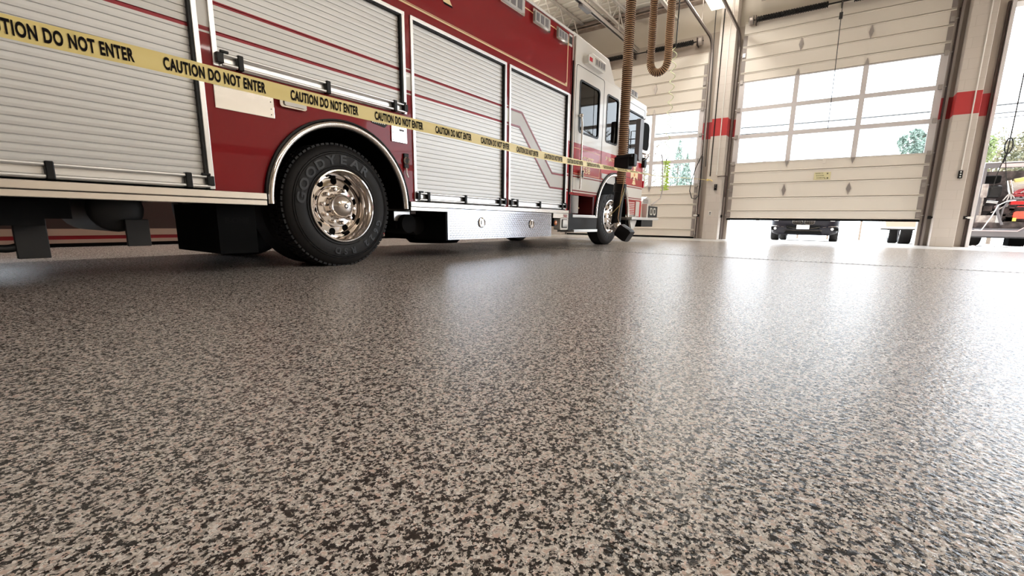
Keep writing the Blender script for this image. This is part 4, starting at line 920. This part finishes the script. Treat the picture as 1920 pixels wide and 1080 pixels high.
for sx in (-1, 1):
    yk = YC+sx*.155
    k = MB(); ring(k, [(yk+u, z) for u, z in rrect(-.135, .135, G+.50, G+.66, .06)], [(yk+u, z) for u, z in rrect(-.122, .122, G+.513, G+.647, .05)], BX-.035, BX+.06, 0, 'x'); kg = k.build('kidney_grille', 'chrome', r, 40)
    MB().prism([(yk+u, z) for u, z in rrect(-.124, .124, G+.51, G+.65, .05)], 'x', BX-.005, BX+.04).build('grille_back', 'matt', kg)
    k = MB(); [k.box(BX-.025, BX+.0, yk-.105+i*.026, yk-.097+i*.026, G+.52, G+.64) for i in range(9)]; k.build('grille_bars', 'chrome', kg)
    y = YC+sx*.60; hl = MB().prism([(y-.19, G+.60), (y+.19, G+.60), (y+.20, G+.72), (y-.16, G+.70)] , 'x', BX-.01+.03, BX+.25).build('headlight', 'lens', r, bevel=.01)
    MB().cyl((BX+.005, y, G+.655), (BX+.03, y, G+.655), .05, 16).build('headlight_reflector', 'chrome', hl)
    y = YC+sx*.72; MB().prism([(y-.17, G+.32), (y+.13, G+.32), (y+.14, G+.43), (y-.17, G+.41)], 'x', BX+.03, BX+.12).build('fog_lamp_recess', 'matt', r)
    MB().lathe([(0, -.02), (.035, -.018), (.042, 0), (.042, .05)], (BX+.02, y+sx*.02, G+.37), 'x', 18).build('fog_lamp', 'lens', r, 40)
    MB().tube([(BX+.0, YC+sx*.50, G+.415), (BX+.02, YC+sx*.70, G+.445), (BX+.10, YC+sx*.86, G+.45)], .010, 6).build('chrome_blade', 'chrome', r)
    for wx in (.86, 3.70): car_wheel(r, BX+wx, YC+sx*.90, .325, gz(BX+wx), sx)
MB().prism([(YC-.42, G+.36), (YC+.42, G+.36), (YC+.46, G+.47), (YC-.46, G+.47)], 'x', BX-.02, BX+.08).build('upper_intake', 'matt', r)
MB().prism([(YC-.5, G+.22), (YC+.5, G+.22), (YC+.44, G+.30), (YC-.44, G+.30)], 'x', BX-.025, BX+.08).build('lower_intake', 'matt', r)
MB().tube([(BX-.02, YC-.5, G+.325), (BX-.035, YC-.3, G+.318), (BX-.035, YC+.3, G+.318), (BX-.02, YC+.5, G+.325)], .012, 6).build('bumper_blade', 'chrome', r)
MB().tube([(BX-.01, YC-.44, G+.43), (BX-.03, YC-.25, G+.385), (BX-.03, YC+.25, G+.385), (BX-.01, YC+.44, G+.43)], .010, 6).build('bumper_blade', 'chrome', r)
pl = MB().box(BX-.055, BX-.04, YC-.165, YC+.165, G+.36, G+.485).build('licence_plate', 'platewhite', r, bevel=.003)
flat_text(MB(), 'HXW-0177', (BX-.056, YC+.135, G+.40), (0, -1, 0), (0, 0, 1), .27, .05, .02).build('plate_number', 'grey', pl)
# pickup, mostly behind the pier
YC = -1.88; PX = 16.2; G = gz(16.5)
r = root('pickup_truck', (18.5, YC, G), 'white pickup parked outside, mostly behind the pier with the open bay beyond', 'pickup truck')
def sp(x, w, zb, zs, zt, wt): return (PX+x, [(YC+w*.9, G+zb), (YC+w, G+zb+.05), (YC+w, G+zb+.2), (YC+w, G+zs-.05), (YC+w*.98, G+zs), (YC+wt, G+zt-.04), (YC+wt*.85, G+zt), (YC, G+zt+.01)])
loft([sp(.15, .80, .42, .95, 1.05, .75), sp(.4, .83, .40, 1.02, 1.12, .78), sp(1.6, .84, .40, 1.08, 1.18, .78), sp(2.2, .84, .4, 1.1, 1.75, .66), sp(3.4, .84, .4, 1.1, 1.78, .66), sp(3.6, .84, .4, 1.08, 1.2, .8), sp(5.3, .83, .45, 1.05, 1.08, .85)], 'carwhite', 'body', r)
MB().box(PX, PX+.2, YC-.84, YC+.89, G+.40, G+.66).build('bumper', 'carwhite', r, bevel=.02)
MB().prism([(YC+.15, G+.47), (YC+.78, G+.47), (YC+.82, G+.64), (YC+.15, G+.64)], 'x', PX-.015, PX+.02).build('bumper_insert', 'tan', r, bevel=.01)
MB().box(PX-.02, PX+.22, YC-.84, YC+.89, G+.38, G+.41).build('valance', 'black', r)
MB().tube([(PX+.0, YC+.14, G+.40), (PX-.03, YC+.10, G+.55), (PX-.03, YC+.06, G+.70)], .03, 8).build('grille_guard', 'chrome', r, 40)
for sx in (-1, 1):
    for wx in (.95, 4.3): car_wheel(r, PX+wx, YC+sx*(.83 if sx < 0 else .40), .37, gz(PX+wx), sx, 'rubber', .26)
# stripped vehicle
r = root('wrecked_vehicle', (17, -4.0, gz(16.5)), 'dark stripped vehicle crowded with hoses and red parts outside the open bay', 'wrecked vehicle')
G = gz(16.3)
for y in (-2.95, -4.95): 
    t = MB().lathe([(.2, -.11), (.33, -.12), (.36, -.08), (.36, .08), (.33, .12), (.2, .11)], (16.75, y, G+.36), 'y', 28).build('wheel', 'rubber', r, 40)
    MB().cyl((16.75, y-.08, G+.36), (16.75, y+.08, G+.36), .2, 20).build('rim', 'grey', t)
for y in (-3.72,): MB().box(16.5, 17.0, y-.14, y+.14, G+.02, G+.4).build('skid_block', 'matt', r, bevel=.02)
MB().box(16.4, 19.5, -5.0, -2.85, G+.42, G+.60).build('frame_rail', 'frame', r)
MB().prism([(16.1, G+.26), (16.4, G+.22), (16.5, G+.24), (16.5, G+.46), (16.25, G+.46), (16.12, G+.40)], 'y', -5.05, -2.79).build('bumper', 'grey', r, bevel=.015)
MB().tube([(16.11, -2.80, G+.40), (16.11, -3.6, G+.40), (16.15, -3.7, G+.48), (16.15, -5.05, G+.48)], .012, 6).build('bumper_edge', 'shard', r)
MB().box(16.30, 16.5, -5.0, -2.8, G+.44, G+.62).build('front_crossmember', 'junk', r, bevel=.02)
MB().box(16.95, 17.1, -5.0, -2.85, G+.60, G+1.9).build('firewall', 'junk', r)
MB().box(17.1, 19.6, -5.0, -2.85, G+.60, G+1.15).build('rear_body', 'carblack', r, bevel=.05)
MB().box(16.35, 16.9, -2.95, -2.82, G+.60, G+1.25).build('side_panel', 'junklight', r, bevel=.02)
MB().box(16.30, 16.60, -3.22, -2.86, G+.60, G+.78).build('battery', 'junklight', r, bevel=.01)
MB().box(16.30, 16.42, -3.32, -3.22, G+.58, G+.78).build('reservoir', 'platewhite', r, bevel=.01)
MB().box(16.5, 16.9, -4.6, -3.3, G+.60, G+1.0).build('engine_block', 'junk', r, bevel=.04)
MB().prism(rrect(-3.79, -3.50, G+.70, G+.88, .07), 'x', 16.25, 16.34).cyl((16.25, -3.645, G+.79), (16.23, -3.645, G+.79), .05, 16).build('red_cover', 'orange', r, 30, bevel=.012)
MB().cyl((16.24, -3.53, G+.64), (16.24, -3.53, G+.72), .035, 12).build('filler_cap', 'lime', r)
MB().box(16.25, 16.38, -4.9, -3.42, G+1.04, G+1.12).box(16.26, 16.36, -4.9, -3.55, G+.985, G+1.0).build('red_crossbar', 'brightred', r, bevel=.01)
MB().tube([(16.3, -3.30, G+.62), (16.28, -3.31, G+.95), (16.28, -3.38, G+1.14), (16.28, -3.5, G+1.18), (16.28, -4.9, G+1.20)], .02, 8).build('bent_tube', 'grey', r, 50)
MB().tube([(16.35, -3.32, G+1.62), (16.33, -3.40, G+1.30)], .055, 16).build('canister', 'chrome', r, 40)
for i in range(4): MB().tube([(16.33, -3.38+.0*i, G+1.32), (16.3, -3.32-.045*i, G+1.22), (16.3, -3.28-.07*i, G+1.14)], .014, 6).build('pipe', 'galv', r, 50)
MB().prism([(-3.42, G+1.66), (-3.70, G+1.72), (-3.80, G+1.72), (-3.82, G+1.40), (-3.74, G+1.38), (-3.70, G+1.62), (-3.44, G+1.58)], 'x', 16.38, 16.46).build('yellow_arm', 'yellowpaint', r, bevel=.012)
MB().box(16.5, 16.54, -3.72, -3.42, G+1.38, G+1.62).build('white_panel', 'platewhite', r)
MB().box(16.4, 16.8, -3.2, -2.85, G+1.58, G+1.76).build('black_housing', 'matt', r, bevel=.03)
MB().prism([(-2.86, G+1.22), (-2.98, G+1.22), (-2.98, G+1.55), (-2.86, G+1.55)], 'x', 16.3, 16.36).build('grey_bracket', 'junklight', r, bevel=.01)
MB().box(16.42, 16.7, -3.26, -3.0, G+1.22, G+1.52).build('air_box', 'tank', r, bevel=.05)
MB().tube([(16.35, -3.0, G+1.12), (16.32, -3.2, G+1.09)], .035, 12).build('silver_sleeve', 'chrome', r, 40)
MB().tube([(16.28, -3.20, G+1.05), (16.26, -3.22, G+.85), (16.22, -3.30, G+.62), (16.20, -3.33, G+.55)], .028, 8).build('radiator_hose', 'grey', r, 50)
MB().box(16.3, 16.38, -5.0, -2.84, G+1.93, G+2.05).build('top_bar', 'grey', r, bevel=.015)
MB().box(16.285, 16.30, -3.55, -3.12, G+1.94, G+2.02).build('top_bar_stripe', 'shard', r); MB().box(16.29, 16.39, -5.0, -2.84, G+2.05, G+2.07).build('top_bar_edge', 'platewhite', r)
for y in (-2.87, -4.95): MB().box(16.32, 16.42, y-.03, y+.03, G+.6, G+1.95).build('side_post', 'grey', r)
for i in range(5): MB().tube([(16.35+.01*i, -3.55-.03*i+.16*cos(a), G+1.29+.02*i+.045*sin(a)) for a in [2*pi*j/16 for j in range(17)]], .013, 5).build('red_cable_coil', 'stripe' if i % 2 else 'redlens', r, 50)
random.seed(5)
for i in range(26):
    y = random.uniform(-4.7, -2.9); z = G+random.uniform(.65, 1.5); x = random.uniform(16.3, 16.7); P = [Vector((x, y, z))]
    for j in range(4): P.append(P[-1]+Vector((random.uniform(-.06, .06), random.uniform(-.14, .14), random.uniform(-.12, .12))))
    P = [Vector((max(16.27, p.x), min(-2.88, p.y), p.z)) for p in P]
    MB().tube(P, random.uniform(.010, .026), 7).build('engine_hose', random.choice(['black', 'grey', 'junklight', 'galv', 'shard', 'junk', 'matt']), r, 60)
for i in range(14):
    y = random.uniform(-4.6, -2.95); z = G+random.uniform(.66, 1.45); w_ = random.uniform(.03, .09)
    MB().box(16.5, 16.75, y-w_, y+w_, z-w_*.8, z+w_*.8).build('engine_part', random.choice(['junk', 'tank', 'junklight', 'grey', 'black']), r, bevel=.012)
MB().tube([(16.2, -2.79, G+.27), (16.17, -2.88, G+.30), (16.15, -2.98, G+.42), (16.2, -3.12, G+.75), (16.22, -3.20, G+1.02), (16.25, -3.34, G+1.12), (16.27, -3.5, G+1.14)], .012, 6).tube([(16.15, -2.97, G+.41), (16.17, -2.86, G+.42), (16.2, -2.78, G+.38)], .011, 6).build('white_strap', 'rope', r, 50)
# loose pieces on the ground
random.seed(11)
for i in range(9):
    y = -2.62-i*.13+random.uniform(-.03, .03); x = 15.1+random.uniform(-.25, .3); g = gz(x)
    mb = MB(); n = 5; P = [(random.uniform(.03, .08)*cos(2*pi*j/n), random.uniform(.03, .08)*sin(2*pi*j/n)) for j in range(n)]; h = random.uniform(.02, .07)
    mb.add([(x+a, y+b, g-.004) for a, b in P]+[(x+a*.6+.01, y+b*.6, g+h*(.5+.5*((j*7) % 3)/2)) for j, (a, b) in enumerate(P)], [tuple(range(n)), tuple(range(n, 2*n))]+[(j, (j+1) % n, n+(j+1) % n, n+j) for j in range(n)])
    tag(mb.build('debris_piece', 'shard' if i % 3 else 'platewhite'), 'pale broken piece on the ground under the stripped vehicle', 'debris', 'broken pieces on the ground outside')
# trees
def tree(name, x, y, zt, rad, zbase, mat, label, n=2200, leaf=.12, conical=False, seed=1, group='trees beyond the forecourt', bare=False):
    random.seed(seed); g = gz(x) if x < 70 else -1.2
    r = root(name, (x, y, g), label, 'tree', group)
    tr = MB().tube([(x, y, g-.1), (x+.05, y, (zt+g)/2), (x, y+.05, zt-.2)], [rad*.05+.03, rad*.04+.02, .015], 8)
    for i in range(46 if bare else 14):
        z = g+(zt-g)*random.uniform(.3, .9); a = random.uniform(0, 2*pi); L = rad*random.uniform(.5, .95)*(1 if not conical else (zt-z)/(zt-zbase+.01)*.8+.1)
        tr.tube([(x, y, z), (x+L*.5*cos(a), y+L*.5*sin(a), z+L*.25), (x+L*cos(a), y+L*sin(a), z+L*(.6 if not conical else .1))], [.03, .02, .006], 5)
        if bare:
            for q in range(5):
                a2 = a+random.uniform(-1, 1); b0 = Vector((x+L*.5*cos(a), y+L*.5*sin(a), z+L*.3)); tr.tube([b0, b0+Vector((cos(a2), sin(a2), random.uniform(.2, 1)))*L*.5], [.012, .004], 4)
    tr.build('trunk', 'bark', r)
    if n:
        mb = MB(); cl = [(Vector((random.gauss(0, .45), random.gauss(0, .45), random.uniform(-.9, .9))), random.uniform(.25, .5)) for _ in range(26)]
        h = (zt-zbase)/2; zc = (zt+zbase)/2
        for i in range(n):
            if conical:
                t = random.random()**.6; z = zt-(zt-zbase)*t; rr = rad*t*random.uniform(.45, 1.05)*(1+.18*sin(z*9)); a = random.uniform(0, 2*pi); p = Vector((x+rr*cos(a), y+rr*sin(a), z-rr*.12))
            else:
                c, s_ = random.choice(cl); d = Vector((random.gauss(0, 1), random.gauss(0, 1), random.gauss(0, 1))).normalized()*s_*random.uniform(.6, 1)
                q = c+d; L = q.length
                if L > 1: q = q/L*random.uniform(.85, 1.03)
                p = Vector((x+q.x*rad, y+q.y*rad, zc+q.z*h))
            u = Vector((random.gauss(0, 1), random.gauss(0, 1), random.gauss(0, 1))).normalized(); w = u.cross(Vector((random.gauss(0, 1), random.gauss(0, 1), random.gauss(0, 1)))).normalized(); s2 = leaf*random.uniform(.6, 1.3)
            mb.add([p-u*s2, p+w*s2*.45, p+u*s2, p-w*s2*.45], [(0, 1, 2, 3)])
        mb.build('foliage', mat, r)
    return r
tree('conifer_tree', 40, -3.45, 6.6, 1.15, 3.4, 'leafblue', 'rounded evergreen showing in the lower right window of the half raised door', 4200, .11, False, 2)
tree('leafy_tree', 42, 2.5, 5.3, .85, 3.6, 'leafgrey', 'pale treetop low in the middle window of the half raised door', 1200, .08, False, 3)
tree('leafy_tree', 46, .6, 5.8, 1.0, 3.6, 'leafgrey', 'second pale treetop right of the one in the middle window', 1200, .08, False, 4)
tree('leafy_tree', 42, -1.4, 5.35, .8, 3.6, 'leafgrey', 'low pale treetop next to the rounded evergreen', 1200, .08, False, 5)
tree('conifer_tree', 40, 7.35, 5.7, .7, 3.2, 'leafblue', 'small evergreen tip at the left edge of the half raised door windows', 900, .08, True, 6)
tree('leafy_tree', 33, 11.9, 6.5, 1.5, 1.6, 'leafgrey', 'thin leafed grey tree behind the windows of the closed door', 1500, .07, False, 7, bare=True)
tree('conifer_tree', 35, 10.1, 6.5, 1.3, 1.2, 'leafblue', 'blue green spruce behind the right windows of the closed door', 2600, .09, True, 8)
tree('conifer_tree', 39, 14.2, 5.9, 1.5, 1.2, 'leafblue', 'spruce behind the left windows of the closed door', 2600, .09, True, 9)
tree('conifer_tree', 31, 8.4, 4.9, .8, 1.2, 'leafblue', 'short spruce beside the track of the closed door', 2200, .09, True, 10)
tree('bush', 30, -5.0, 4.6, .95, .2, 'leafgreen', 'green bush beside the jamb of the open bay', 3200, .10, False, 11)
tree('bush', 32, -7.1, 5.4, 1.1, .2, 'leafolive', 'olive bush behind the loop of the rope', 3200, .10, False, 12)
tree('bush', 27.5, -7.0, 4.1, 1.1, .2, 'leafgreen', 'yellow green bush at the edge of the photo', 3200, .10, False, 13)
tree('bush', 35.5, -6.9, 5.7, 1.3, .2, 'leafolive', 'olive bush lower than its neighbours beyond the open bay', 2600, .10, False, 16)
tree('bare_tree', 34, -8.6, 7.8, 1.8, 4, 'leafolive', 'bare branched tree above the bushes beyond the open bay', 0, .1, False, 14, bare=True)
r = root('utility_pole', (40.5, 5.2, gz(40.5)), 'thin pole seen through the lower left window of the half raised door', 'pole')
MB().cyl((40.5, 5.2, gz(40.5)-.1), (40.5, 5.2, 6.6), .12, 10).build('post', 'wood', r); MB().box(40.4, 40.6, 4.9, 5.5, 6.3, 6.4).build('bracket', 'wood', r)
for i, (z, lb) in enumerate(((7.62, 'upper overhead wire sagging across the sky'), (7.15, 'middle overhead wire across the sky'), (6.9, 'lower overhead wire across the sky'))):
    tag(MB().tube([(40, 45-5*j, z+.0009*(45-5*j+3)**2) for j in range(19)], (.05, .04, .03)[i], 5).build('overhead_wire', 'wire'), lb, 'overhead wire', 'overhead wires outside')
